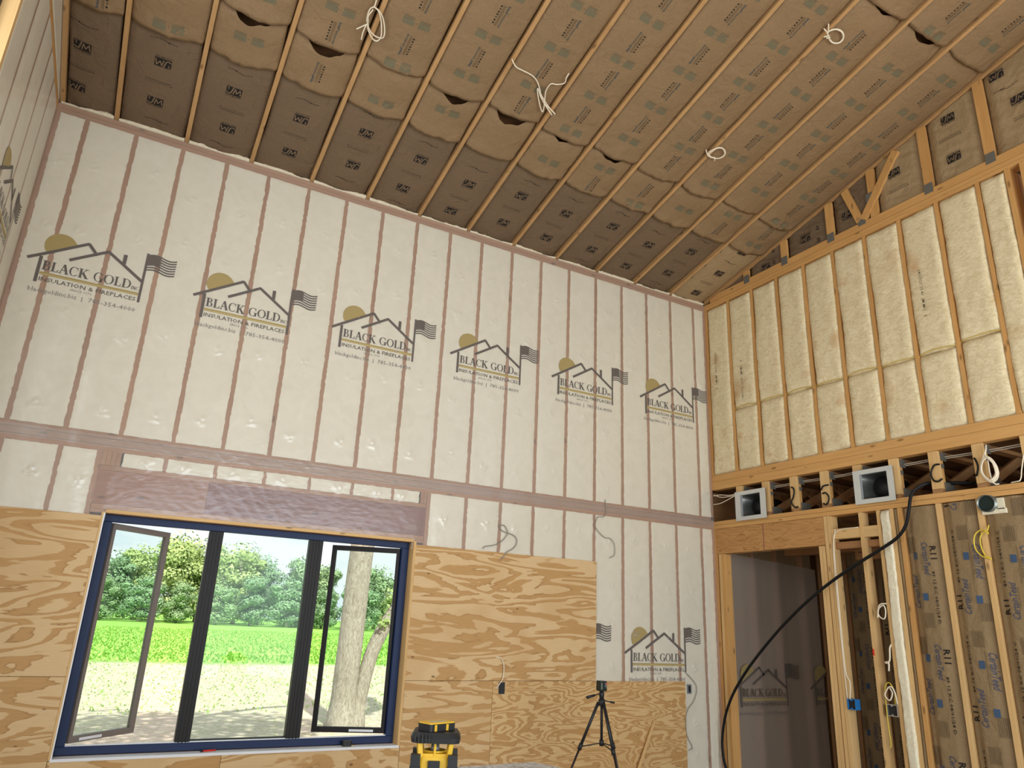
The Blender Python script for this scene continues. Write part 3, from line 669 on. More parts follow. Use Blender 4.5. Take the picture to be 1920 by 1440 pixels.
def block_print():
    p = Print()
    for sx in (-1, 1):
        c = sx * .072; p.quad(c - .050, c + .050, -.036, .008, 0, 3, 1); p.quad(c - .050, c + .042, .013, .026, 0, 3, 1)
        for j in range(3): p.quad(c - .048, c + .048, .030 + j * .005, .032 + j * .005, 1, 3, 1)
    p.text('v', -.006, -.004, .011, .011, 2)
    return p
def ct_print(s1='C'):
    """wall batts: one 0.89 m repeat, u up the wall, v to the left"""
    p = Print()
    p.text('CertainTeed', -.610, .035, .292, .058, 0, .010, 2, shear=.25); p.text('INSULATION', -.500, .018, .15, .012, 3, .0)
    p.quad(-.62, -.30, .006, .009, 3, 3)
    p.text('R11', -.055, -.125, .118, .052, 2, .018, rot=math.pi)
    p.text('CertainTeed', -.010, -.050, .292, .058, 0, .010, 2, rot=math.pi, shear=.25); p.text('INSULATION', -.12, -.030, .15, .012, 3, rot=math.pi)
    p.text('89 12 KC 04/01/24 ' + s1, -.280, -.118, .46, .026, 2, .004, rot=math.pi)
    for (u, v) in ((-.135, .03), (-.505, -.03)):
        p.quad(u - .032, u + .032, v - .024, v + .024, 1); p.text('m', u - .008, v - .006, .02, .012, 3)
    for (u, v, w, h) in ((-.03, .07, .15, .09), (-.71, -.03, .13, .10)):
        for j in range(7): p.quad(u - w / 2, u + w / 2, v - h / 2 + j * h / 7, v - h / 2 + j * h / 7 + .004, 3)
    return p
JMP = {k: jm_print(k) for k in ('logo', 'wave', 'lines')}; ARROW = arrow_print(); BLOCK = block_print()

# ---- kraft-faced batts in the gable
def kraft_panel(name, parent, V, nu, nv, mat): return link(name, fast_mesh(V.reshape(-1, 3), grid_quads(nu, nv)), mat, parent)
gy = [-.10, -.736, -1.356, -2.024, -2.584, -3.199, -3.799, -4.414, -5.1]
for k in range(8):
    a = gy[k] - (.09 if k else 0); b = gy[k + 1]
    nu, nv = 30, 36; U, W = np.meshgrid(np.linspace(0, 1, nu), np.linspace(0, 1, nv), indexing='ij')
    Y = a + (b - a) * U; zt = 6.063 - SL * Y + .02; Z = 6.120 + (zt - 6.120) * W
    e = np.clip(np.minimum(U, 1 - U) / .16, 0, 1)
    cre = np.abs(fbm(Y * 2.5 + Z * 3, Z * 11 - Y * 4, 71 + k, 3)); Xg = .055 - .032 * e ** .6 * (Z < zt - .01) + .020 * cre - .006 * e
    g = kraft_panel('gable_batt', wr, np.stack([Xg, Y, Z], -1), nu, nv, KRAFTG if k > 3 else KRAFTJ)
    cen = {0: [], 1: [('logo', -1.098, 6.180, 1)], 2: [('logo', -1.72, 6.30, 1)], 3: [('logo', -2.30, 6.33, 0), ('lines', -2.3, 6.50, 0)], 4: [('logo', -2.90, 6.54, 0), ('lines', -2.92, 6.33, 0)],
           5: [('logo', -3.525, 6.82, 0), ('lines', -3.51, 6.60, 0), ('logo', -3.52, 6.36, 1)], 6: [('logo', -4.02, 6.99, 1), ('wave', -4.08, 6.80, 0), ('logo', -4.165, 6.62, 0), ('lines', -4.2, 6.42, 0)], 7: []}[k]
    for (kd, y, z, inv) in cen:
        sg = -1 if inv else 1
        place_print(JMP[kd], 'printed_lettering', [INK, PAPERGAP, INKL], g, (.020, y, z), (0, -sg, 0), (0, 0, sg), .006)
    if k in (1, 2, 6):
        pr = Print(); pr.text('59', 0, 0, .055, .045, 0, .02); place_print(pr, 'printed_lettering', [INK], g, (.020, b + .10, 6.33 if k != 6 else 6.55), (0, 0, 1), (0, 1, 0), .006); place_print(pr, 'printed_lettering', [INK], g, (.020, b + .10, 6.17 if k != 6 else 6.25), (0, 0, 1), (0, 1, 0), .006)

# ---- right wall, ground floor: doorway header, jack studs, studs, paper-faced batts
MB().box(-.002, .12, -.78, -.045, 2.668, 2.970).build('door_header', PLYB, wr); MB().box(-.002, .12, -1.618, -.800, 2.672, 2.970).build('door_header', PLYB, wr)
MB().box(.0, .12, -.799, -.781, 2.68, 2.968).build('nailed_joint', LVLX, wr)
rstud(-.020, .04, 2.972, .040); rstud(-.085, .04, 2.664, .042, .0, .12, PZ); rstud(-.128, .04, 2.664, .040, .0, .12, WZ, 'trimmer_stud')
rstud(-1.553, .04, 2.666, .036, 0, .12, PZ, 'trimmer_stud'); rstud(-1.592, .04, 2.666, .036, 0, .12, PZ, 'trimmer_stud')
rstud(-1.642, .04, 2.972, .038, 0, .12, PZ); rstud(-1.684, .04, 2.972, .036, 0, .12, PZ)
rstud(-2.062, .04, 2.972, .038, 0, .10, PZ); rstud(-2.262, .04, 2.972, .036, 0, .10, PZ); rstud(-2.405, .04, 2.972, .038, 0, .10, PZ)
rstud(-2.485, .04, 2.972, .036, 0, .10, WZ); rstud(-2.868, .04, 2.972, .038, 0, .10, PZ); rstud(-3.232, .04, 2.972, .038, 0, .10, PZ)
yy = -3.64
while yy > -9.4: rstud(yy, .04, 2.972, .038, 0, .10, PZ); yy -= .39
MB().box(.005, .09, -2.043, -1.703, 2.728, 2.832).build('blocking', PY, wr); MB().box(.005, .09, -2.244, -2.081, 2.724, 2.830).build('blocking', PY, wr)
m = MB(); m.box(.055, .10, -2.244, -1.703, 2.63, 2.70); m.build('blocking', DY, wr)
batt(-2.284, -2.384, .04, 2.965, 77, bulge=.035, edge=.010, mat=FIBREW, rag=.012)
def wall_batt(y0, y1, seed, edge=.045, x=.0, z0=.04, z1=2.965, parent=wr, mat=KRAFTC, phase=2.645, inv=False, sgn=1, pattern=True, edge_over=.012):
    nu, nv = 26, 110; U, W = np.meshgrid(np.linspace(0, 1, nu), np.linspace(0, 1, nv), indexing='ij')
    Z = z0 + (z1 - z0) * W; wob = .012 * fbm(Z * 1.3, Z * 0 + seed, 81)
    Y = y0 + (y1 - y0) * U + wob * np.sin(np.pi * U)
    def surf_x(Yv, Zv):
        u = np.clip((Yv - y0) / (y1 - y0), 0, 1); e = np.minimum(u, 1 - u)
        r = edge - (edge - .004) * np.clip(e / .30, 0, 1) ** .65
        fold = np.exp(-((u - .16 - .05 * fbm(Zv * 1.1, Zv * 0 + seed, 83)) / .05) ** 2)
        return x + sgn * 0 + r + .016 * fold * (.5 + .6 * fbm(Zv * 1.5, Zv * 0, seed + 84)) + .006 * fbm(Yv * 6, Zv * 2.0, seed + 85)
    Xv = surf_x(Y, Z)
    o = kraft_panel('insulation_batt', parent, np.stack([Xv, Y, Z], -1), nu, nv, mat)
    if pattern:
        pr = ct_print('D' if not inv else 'C'); yc = (y0 + y1) / 2
        zz = phase
        while zz > .3:
            sf = lambda P: np.stack([surf_x(P[:, 1], P[:, 2]), P[:, 1], P[:, 2]], 1)
            if not inv: place_print(pr, 'printed_lettering', [CTBLUE, SQBLUE, INK, INKL], o, (x, yc + .06, zz), (0, 0, 1), (0, 1, 0), .005, sf, clip=lambda c: c[:, 2] < z1 - .01)
            else: place_print(pr, 'printed_lettering', [CTBLUE, SQBLUE, INK, INKL], o, (x, yc - .04, zz - .85), (0, 0, -1), (0, -1, 0), .005, sf, clip=lambda c: c[:, 2] < z1 - .01)
            zz -= .90
        if inv: place_print(pr, 'printed_lettering', [CTBLUE, SQBLUE, INK, INKL], o, (x, yc - .04, phase + .05), (0, 0, -1), (0, -1, 0), .005, sf, clip=lambda c: c[:, 2] < z1 - .01)
    return o
wall_batt(-2.424, -2.467, 1, pattern=False)
wall_batt(-2.503, -2.849, 2, phase=2.645)
wall_batt(-2.887, -3.213, 3, phase=2.83, inv=True)
wall_batt(-3.251, -3.621, 4, phase=2.79, inv=True)
yy = -3.659
for k in range(14): wall_batt(yy, yy - .352, 10 + k, pattern=False); yy -= .39
# upper right opening and the hall behind it
MB().box(.30, .44, -3.99, -3.86, 3.652, 5.9).build('stud', DZ, wr)

# ---- far wall of the next room
wx = empty('wall_far', kind='structure'); wx['label'] = 'paper-faced insulated wall seen through the doorway and open studs'
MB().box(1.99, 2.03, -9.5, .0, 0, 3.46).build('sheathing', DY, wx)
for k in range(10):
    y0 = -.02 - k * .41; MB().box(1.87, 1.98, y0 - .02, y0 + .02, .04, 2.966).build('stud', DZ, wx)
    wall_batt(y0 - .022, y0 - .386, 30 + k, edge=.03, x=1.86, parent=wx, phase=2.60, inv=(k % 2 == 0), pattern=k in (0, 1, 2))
for (z0, z1) in ((2.974, 3.018), (3.02, 3.066)): MB().box(1.86, 1.98, -9.5, -.01, z0, z1).build('top_plate', DY, wx)
MB().box(.5, .62, -2.4, -1.6, 2.56, 2.66).build('blocking', DY, wx); MB().box(.9, 1.02, -2.6, -.3, 2.70, 2.80).build('blocking', DY, wx)
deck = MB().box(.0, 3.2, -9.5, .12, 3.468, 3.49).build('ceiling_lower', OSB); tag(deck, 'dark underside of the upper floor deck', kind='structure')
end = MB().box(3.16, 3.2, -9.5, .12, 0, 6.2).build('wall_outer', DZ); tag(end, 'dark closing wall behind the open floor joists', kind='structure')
# hall wall behind upper right opening
hall = empty('wall_hall', kind='structure'); hall['label'] = 'dim plastic covered hall wall behind the tall opening'
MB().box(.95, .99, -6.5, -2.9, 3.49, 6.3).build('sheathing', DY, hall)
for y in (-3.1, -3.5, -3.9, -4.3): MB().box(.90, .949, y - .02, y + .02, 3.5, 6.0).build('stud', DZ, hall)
X, Z = np.meshgrid(np.linspace(-4.6, -3.0, 30), np.linspace(3.5, 5.9, 40), indexing='ij')
link('plastic_sheet', fast_mesh(np.stack([.89 + .01 * fbm(X * 3, Z * 2, 91), X, Z], -1).reshape(-1, 3), grid_quads(30, 40)), FILM, hall)

# ---- left wall
wl_o = empty('wall_left', kind='structure'); wl_o['label'] = 'film covered stud wall with a tall window opening'
OP = ((-4.9, -2.10, 1.0, 5.75),)
sh = MB()
for (y0, y1, z0, z1) in ((-2.10, .16, -.1, 9), (YB, -4.9, -.1, 9), (-4.9, -2.10, -.1, 1.0), (-4.9, -2.10, 5.75, 9)): sh.box(XL - .165, XL - .145, y0, y1, z0, z1)
sh.build('sheathing', DY, wl_o)
ly = [-.46, -.866, -1.273, -1.68]
for y in ly: MB().box(XL - .14, XL, y - .019, y + .019, .04, 5.958).build('stud', FZ_, wl_o)
MB().box(XL - .14, XL, -.042, -.002, .04, 5.958).build('stud', FZ_, wl_o)
MB().box(XL - .145, XL + .002, -2.10, -2.045, .04, 5.958).build('window_jamb', PZ, wl_o); MB().box(XL - .145, XL + .002, -4.95, -4.90, .04, 5.958).build('window_jamb', PZ, wl_o)
MB().box(XL - .145, XL + .002, -4.90, -2.10, 5.70, 5.75).build('window_head', PY, wl_o); MB().box(XL - .145, XL + .002, -4.90, -2.10, .96, 1.0).build('window_sill', PY, wl_o)
m = MB(); m.box(XL - .135, XL - .085, -4.9, -2.10, 5.62, 5.70); m.box(XL - .135, XL - .085, -2.145, -2.10, 1.0, 5.62); m.box(XL - .135, XL - .085, -4.9, -4.855, 1.0, 5.62); m.box(XL - .135, XL - .085, -4.9, -2.1, 1.0, 1.06); m.box(XL - .135, XL - .085, -4.9, -2.1, 3.3, 3.38)
m.build('window_frame', BRONZE, wl_o)
for (z0, z1) in ((5.960, 6.001), (6.004, 6.046)): MB().box(XL - .14, XL, YB, -.002, z0, z1).build('top_plate', WY, wl_o)
def side_fill(y0, y1, z0, z1, seed):
    nx = 8; nz = max(5, int((z1 - z0) / .05)); U, W = np.meshgrid(np.linspace(0, 1, nx), np.linspace(0, 1, nz), indexing='ij')
    e = np.clip(np.minimum(U, 1 - U) / .1, 0, 1)
    return link('fill_panel', fast_mesh(np.stack([XL + .0008 + .004 * e, y0 + (y1 - y0) * U, z0 + (z1 - z0) * W], -1).reshape(-1, 3), grid_quads(nx, nz)), FOAM, wl_o)
se = [-.044] + ly + [-2.043]
for k in range(5): side_fill(se[k] - (.021 if k else 0), se[k + 1] + (.021 if k < 4 else 0), .05, 5.957, k)
ZG = [6.05, 7.9]
nx, nz = 150, 210
Yg, Zg = np.meshgrid(np.linspace(-.004, -2.06, nx), np.linspace(.02, 5.955, nz), indexing='ij')
fofs = lambda Y, Z: .0065 + .0045 * np.clip((np.min(np.abs(Y[..., None] - np.array(ly)), -1) - .02) / .1, 0, 1) + .0015 * fbm(Y * 6, Z * 6, 95)
fl = link('plastic_sheet', fast_mesh(np.stack([XL + fofs(Yg, Zg), Yg, Zg], -1).reshape(-1, 3), grid_quads(nx, nz)), FILM, wl_o)
place_print(LOGO, 'printed_logo', LOGOM, fl, (XL, -1.45, 4.50), (0, 1, 0), (0, 0, 1), .0012, lambda P: np.stack([XL + fofs(P[:, 1], P[:, 2]), P[:, 1], P[:, 2]], 1))
# gable above the left wall
Yg, Wg = np.meshgrid(np.linspace(0, YB, 60), np.linspace(0, 1, 8), indexing='ij'); Zg = 6.047 + (6.063 - SL * Yg + .05 - 6.047) * Wg
link('fill_panel', fast_mesh(np.stack([XL + .001 + 0 * Yg, Yg, Zg], -1).reshape(-1, 3), grid_quads(60, 8)), FOAM, wl_o)
link('plastic_sheet', fast_mesh(np.stack([XL + .012 + .005 * fbm(Yg * 4, Zg * 4, 97), Yg, Zg], -1).reshape(-1, 3), grid_quads(60, 8)), FILM, wl_o)
MB().box(XL - .14, XL, YB, -4.95, .04, 5.958).build('wall_panel', FOAM, wl_o); MB().box(XL - .14, XL, -4.9, -2.1, .04, .95).build('wall_panel', FOAM, wl_o); MB().box(XL - .14, XL, -4.9, -2.1, 5.76, 5.958).build('wall_panel', FOAM, wl_o)

# ---- back wall with a wide glazed opening
wb = empty('wall_back', kind='structure'); wb['label'] = 'wall behind with a wide glazed opening'
m = MB()
for (x0, x1, z0, z1) in ((XL, -6.9, 0, 9), (-.4, .1, 0, 9), (-6.9, -.4, 4.0, 9)): m.box(x0, x1, YB - .15, YB, z0, z1)
m.build('wall_panel', FOAM, wb)
MB().box(-6.9, -.4, YB - .12, YB - .04, 3.92, 4.0).build('window_head', BRONZE, wb)
for x in (-6.86, -4.7, -2.55, -.44): MB().box(x - .04, x + .04, YB - .12, YB - .04, 0, 3.92).build('window_mullion', BRONZE, wb)

# ---- sloped ceiling: roof trusses and paper-faced batts
ce = empty('ceiling', kind='structure'); ce['label'] = 'sloped roof of wooden trusses with brown paper-faced insulation between'
def chord(x0, x1, y0=.10, y1=YB, h=.089):
    V = []
    for y in (y0, y1):
        for (x, z) in ((x0, 0), (x1, 0), (x1, h), (x0, h)): V.append((x, y, zroof(y) + z))
    return MB().add(V, [(0, 1, 2, 3), (7, 6, 5, 4), (0, 4, 5, 1), (1, 5, 6, 2), (2, 6, 7, 3), (3, 7, 4, 0)]).build('truss_chord', TRUSS, ce)
for k in range(1, 13): chord(-.6096 * k - .019, -.6096 * k + .019)
chord(XL + .008, XL + .046)
MB().add([(XL - .2, .2, zroof(.2) + .16), (3.2, .2, zroof(.2) + .16), (3.2, YB - .2, zroof(YB - .2) + .16), (XL - .2, YB - .2, zroof(YB - .2) + .16)], [(0, 1, 2, 3)]).build('roof_deck', OSB, ce)
def roof_batt(k, ya, yb, typ, seed, lip=0.0, tuck=0.0, nuv=None, gap=0.0, mat=None):
    """ya nearer the window wall, yb further up the slope"""
    x0 = max(-.6096 * (k + 1) + .0195, XL + .048); x1 = -.6096 * k - .0195 if k else -.006
    nu, nv = nuv or (26, max(10, int((ya - yb) / .030)))
    U, W = np.meshgrid(np.linspace(0, 1, nu), np.linspace(0, 1, nv), indexing='ij')
    X = x0 + (x1 - x0) * U
    sag = np.sin(np.pi * U)
    wy = ya + (yb - ya) * W
    X = X + np.where(U == 0, .014 * np.clip(vnoise(wy * 2.2, wy * 0 + seed, 131) + .15, 0, 1), 0) - np.where(U == 1, .022 * np.clip(vnoise(wy * 1.7, wy * 0 + seed, 132) + .45, 0, 1), 0)
    Y = ya + (yb - ya) * W + lip * (.010 * sag - .010 * U + .014 * fbm(U * 3.3, U * 0 + seed, 101)) * np.clip(1 - W * (ya - yb) / .25, 0, 1)
    Y = Y + gap * (sag ** 1.5 * (.8 + .28 * fbm(U * 3.4, U * 0 + seed, 141))) * np.clip((W - .6) / .4, 0, 1)
    def hgt(u, y, x):
        s = np.sin(np.pi * np.clip(u, 0, 1))
        e = np.minimum(u, 1 - u)
        if typ == 'J':
            h = .046 - .036 * s ** .45 + .007 * fbm(x * 3, y * 2.2, seed)
            ln = np.abs(fbm(u * 7 + seed, y * 1.6, seed + 3, 2)); h = h + .014 * ln * np.exp(-e / .16)
            corner = np.exp(-((y + .05) / .14) ** 2) * np.exp(-(e / .22) ** 2); rad = np.abs(np.sin(np.arctan2(y + .02, (e + .03)) * 9)); h = h + .018 * corner * (rad - .2)
        else:
            h = .040 - .054 * s ** .42 + .008 * fbm(x * 2.4, y * 1.6, seed)
            ln = np.abs(fbm(u * 6 + seed, y * 1.2, seed + 3, 2)); h = h + .018 * ln * np.exp(-e / .16) - .007 + .007 * np.abs(fbm(x * 5 + y * 2, y * 7 - x * 3, seed + 5, 2))
        return h
    def lipf(y, u):
        d = ya - y
        r = -lip * .026 * np.exp(-(np.maximum(d, 0) / .10) ** 2) * (.75 + .25 * np.sin(np.pi * np.clip(u, 0, 1)) + .35 * vnoise(u * 4, u * 0 + seed, 77))
        d2 = y - yb
        r = r + tuck * .055 * np.exp(-(np.maximum(d2, 0) / .09) ** 2)
        cre = np.exp(-(np.maximum(d, 0) / .16) ** 2) * lip + np.exp(-(np.maximum(d2, 0) / .14) ** 2) * tuck
        return r + .030 * cre * np.abs(fbm(u * 5 + y * 3, y * 12, seed + 7, 2))
    def surf(P):
        u = (P[:, 0] - x0) / (x1 - x0); return np.stack([P[:, 0], P[:, 1], zroof(P[:, 1]) + hgt(u, P[:, 1], P[:, 0]) + lipf(P[:, 1], u)], 1)
    Z = zroof(Y) + hgt(U, Y, X) + lipf(Y, U)
    V = np.stack([X, Y, Z], -1)
    up = np.array([0, 0, .05]); V = np.concatenate([V[:, :1] + up, V], 1) if lip else V
    o = link('insulation_batt', fast_mesh(V.reshape(-1, 3), grid_quads(nu, V.shape[1])), mat or (KRAFTJ if typ == 'J' else KRAFT), ce)
    return o, surf, (x0 + x1) / 2
jm_phase = {12: -.21, 11: -.335, 10: -.30, 9: -.26, 8: -.36, 7: -.28, 6: -.19, 5: -.27, 4: -.25, 3: -.30, 2: -.22, 1: -.33, 0: -.16}
for k in range(13):
    tone = None
    o, sf, xc = roof_batt(k, .03, -1.10, 'J', 200 + k, 0, .3, mat=KRAFTG if k == 0 else None)
    if k == 12: xc = -7.635
    y = jm_phase[k] + .43; i = (k * 3) % 4
    merged = Print()
    while y > -1.06:
        inv = (i % 2 == 1)
        for kd, yy in (('logo', y), (('wave', 'lines')[(i // 1 + k) % 2], y - .215)):
            if -1.03 < yy < -.06:
                sg = -1 if inv else 1; ju = rnd.uniform(-.02, .02)
                pr = JMP[kd]; tf = lambda V, sg=sg, yy=yy, ju=ju: V * sg + np.array([ju, -yy])
                merged.merge(pr, tf)
        i += 1; y -= .43
    for yy in (-.30, -.62, -.92):
        merged.text('1-8Kraft-2', .185, -yy, .085, .011, 2, rot=math.pi / 2)
    if k == 0:
        for yy in (-.35, -.60, -.88): merged.text('59', -.245, -yy, .05, .042, 0, .02, rot=math.pi / 2)
    # print u = x, v = -y
    place_print(merged, 'printed_lettering', [INK, PAPERGAP, INKL], o, (xc, 0, 0), (1, 0, 0), (0, -1, 0), .0022, sf)
    y_end1 = -1.575 + rnd.uniform(-.03, .03)
    segs = [(-1.075, y_end1 - .05, 300, 1.0, 1.0), (y_end1, -3.955, 400, 1.0 if k not in (1,) else .5, .6), (-3.930, -6.35, 500, .7, .4), (-6.32, -8.75, 600, .5, 0), (-8.72, YB, 700, .5, 0)]
    ph = -2.05 + ((k * .157) % .42)
    for si, (ya, yb, sd, lp, tk) in enumerate(segs):
        gp = {11: .16, 10: .20, 9: .21, 8: .12, 7: .17, 6: .22, 5: .12, 4: .15}.get(k, 0) if si == 0 else ({1: .10, 2: .08}.get(k, 0) if si == 1 else 0)
        o, sf, xc = roof_batt(k, ya, yb, 'K', sd + k, lp, tk, nuv=(10, 20) if si > 2 else None, gap=gp)
        if si > 2 or (si == 2 and k > 6): continue
        if k == 12: xc = -7.50
        merged = Print(); n0 = int(math.floor((ya - ph) / .42)) + 1
        for n in range(n0 + 1, n0 - 12, -1):
            yb_ = ph + n * .42
            if yb_ < ya - .05 and yb_ > yb + .05 + gp: merged.merge(BLOCK, lambda V, yb_=yb_: V + np.array([.0, -yb_])); merged.M[-1] = merged.M[-1] + 3
            yt = yb_ - .21
            if yt < ya - .12 and yt > yb + .12 + gp:
                # text runs along the batt, alternately reading up and down the slope
                if n % 2 == 0: merged.merge(ARROW, lambda V, yt=yt: np.stack([-V[:, 1] * 1.0 - .005, V[:, 0] - yt], 1))
                else: merged.merge(ARROW, lambda V, yt=yt: np.stack([V[:, 1] * 1.0 + .005, -V[:, 0] - yt], 1))
        if merged.n: place_print(merged, 'printed_lettering', [BLUEINK, INK, INKL, GREYINK, GREYINK, INK], o, (xc, 0, 0), (1, 0, 0), (0, -1, 0), .0022, sf)

# ------------------------------------------------------------------ window in the front wall
w1 = empty('window_1', kind='structure'); w1['label'] = 'three-part casement window with blue film on its frame, both side sashes open outward'
FX0, FX1, FZ0, FZ1 = -6.705, -4.018, .660, 2.462
yf0, yf1 = .085, .150
m = MB(); m.box(FX0, FX1, yf0, yf1, FZ1 - .056, FZ1, ch=.003); m.build('frame_rail', BLUEF, w1)
MB().box(FX0, FX1, yf0, yf1, FZ0, FZ0 + .060, ch=.003).build('frame_rail', BLUEF, w1)
MB().box(FX0, FX0 + .062, yf0, yf1, FZ0 + .060, FZ1 - .056, ch=.003).build('frame_stile', BLUEF, w1); MB().box(FX1 - .072, FX1, yf0, yf1, FZ0 + .060, FZ1 - .056, ch=.003).build('frame_stile', BLUEF, w1)
for (x0, x1) in ((-5.878, -5.762), (-4.998, -4.872)):
    m = MB(); m.box(x0, x1, yf0 + .01, yf1 + .02, FZ0 + .06, FZ1 - .056, ch=.003); xm = (x0 + x1) / 2
    for dx in (-.028, .0, .028): m.box(xm + dx - .003, xm + dx + .003, yf0 + .004, yf0 + .011, FZ0 + .06, FZ1 - .056)
    m.build('mullion', BRONZE, w1)
MB().box(-5.765, -4.995, yf1 - .02, yf1 + .01, FZ0 + .058, FZ0 + .075).build('glazing_bead', BRONZE, w1)
MB().box(-5.764, -4.996, .128, .134, FZ0 + .06, FZ1 - .056).build('pane', GLASS, w1)
MB().box(FX0 + .062, FX1 - .072, yf0 + .01, yf0 + .03, FZ0 + .060, FZ0 + .068).build('sill_strip', WHITE, w1)
def sash(hx, hy, ang, length, flip):
    o = empty('open_sash'); o.parent = w1; c, s = math.cos(ang), math.sin(ang)
    def P(u, v, z): return (hx + flip * (u * c - v * s), hy + u * s + v * c, z)
    def bx(u0, u1, v0, v1, z0, z1):
        V = [P(u, v, z) for u in (u0, u1) for v in (v0, v1) for z in (z0, z1)]
        return V, [(0, 1, 3, 2), (4, 6, 7, 5), (0, 4, 5, 1), (2, 3, 7, 6), (0, 2, 6, 4), (1, 5, 7, 3)]
    z0, z1 = .735, 2.400; t = .046
    for nm, a in (('sash_stile', (0, t * .7, -.02, .02, z0, z1)), ('sash_stile', (length - t, length, -.02, .02, z0, z1)), ('sash_rail', (t * .7, length - t, -.02, .02, z0, z0 + t)), ('sash_rail', (t * .7, length - t, -.02, .02, z1 - t, z1))):
        MB().add(*bx(*a)).build(nm, BRONZEL if flip > 0 else BRONZE, o)
    MB().add(*bx(t * .7, length - t, -.003, .003, z0 + t, z1 - t)).build('pane', GLASS, o)
    MB().add(*bx(.10, .32, -.024, -.0205, z0 + .010, z0 + .030)).build('crank_arm', WHITE, o)
    return o
sash(-6.640, .135, math.radians(45), .67, 1); sash(-4.092, .135, math.radians(20), .655, -1)
for (x0, x1, z0, z1) in ((-4.016, -3.990, .645, 2.470), (-6.734, -6.708, .645, 2.470)): MB().box(x0, x1, -.030, .144, z0, z1).build('window_jamb', PZ, w1)
MB().box(-6.708, -4.016, -.030, .144, 2.463, 2.490).build('window_head', PX, w1)
MB().box(-6.72, -4.000, -.034, .084, .636, .656).build('window_sill', WHITE, w1)
MB().box(-6.718, -6.708, -.031, .08, .65, 2.46).build('jamb_tape', WHITE, w1)

# ------------------------------------------------------------------ outdoors
def ground_mat():
    m, nt, out = nodes('field_ground'); b = principled(nt, out, 0.95, 0.05)
    v = coords(nt, (1, 1, 1)); sep = nt.nodes.new('ShaderNodeSeparateXYZ'); nt.links.new(v, sep.inputs[0])
    wob = mathn(nt, 'MULTIPLY', noise(nt, v, .25, 3), 2.5)
    yy = mathn(nt, 'ADD', sep.outputs[1], wob)
    f1 = noise(nt, v, 9.0, 4, .7); f2 = noise(nt, coords(nt, (.35, 1.2, 1)), 1.3, 3)
    dirt = ramp(nt, f1, [(.3, (.42, .33, .26)), (.5, (.60, .50, .40)), (.72, (.74, .64, .52))])
    spr = mathn(nt, 'GREATER_THAN', mathn(nt, 'ADD', noise(nt, v, 14.0, 2), mathn(nt, 'MULTIPLY', f2, .35)), .79)
    dirt = mixc(nt, mathn(nt, 'MULTIPLY', spr, .75), dirt, (.30, .40, .12))
    crop = ramp(nt, f1, [(.3, (.20, .40, .07)), (.5, (.28, .52, .10)), (.72, (.40, .64, .16))])
    k = ramp(nt, mathn(nt, 'MULTIPLY', mathn(nt, 'SUBTRACT', yy, 28.6), .6), [(0.0, (0, 0, 0)), (1.0, (1, 1, 1))])
    nt.links.new(mixc(nt, k, dirt, crop), b.inputs['Base Color']); return m
gnd = MB().box(-120, 160, .3, 240, -.9, -.5).build('field', ground_mat()); tag(gnd, 'bare soil turning into a green crop field', kind='structure')
CROP = plain('crop_leaf', (.30, .54, .11), .8, .1); CROPY = plain('crop_leaf_yellow', (.44, .62, .16), .8, .1)
rg = np.random.RandomState(5)
def tufts(n, ylo, yhi, xlo, xhi, size, seed):
    r = np.random.RandomState(seed); y = ylo + (yhi - ylo) * r.rand(n); x = xlo + (xhi - xlo) * r.rand(n) + (y - ylo) * .12
    a = r.rand(n) * 6.28; s = size * (.6 + .8 * r.rand(n)); V = np.zeros((n, 3, 3))
    for j in range(3): V[:, j, 0] = x + s * np.cos(a + j * 2.1) * (.9 if j else .2); V[:, j, 1] = y + s * np.sin(a + j * 2.1) * (.9 if j else .2); V[:, j, 2] = -.5 + (s * (1.1 + .4 * r.rand(n)) if j == 0 else s * .25)
    return V.reshape(-1, 3), np.arange(n * 3).reshape(-1, 3), (r.rand(n) > .6).astype(int)
V, T, M = tufts(60000, 28.5, 80, -12, 16, .085, 1)
tag(link('crop_rows', fast_mesh(V, T, False, M), [CROP, CROPY]), 'low green seedlings covering the field', 'crop', kind='stuff')
V, T, M = tufts(4200, 12, 28.5, -9, 8, .035, 2)
tag(link('seedlings', fast_mesh(V, T, False, M), [CROP, CROPY]), 'sparse seedlings scattered over the bare soil', 'seedling', kind='stuff')

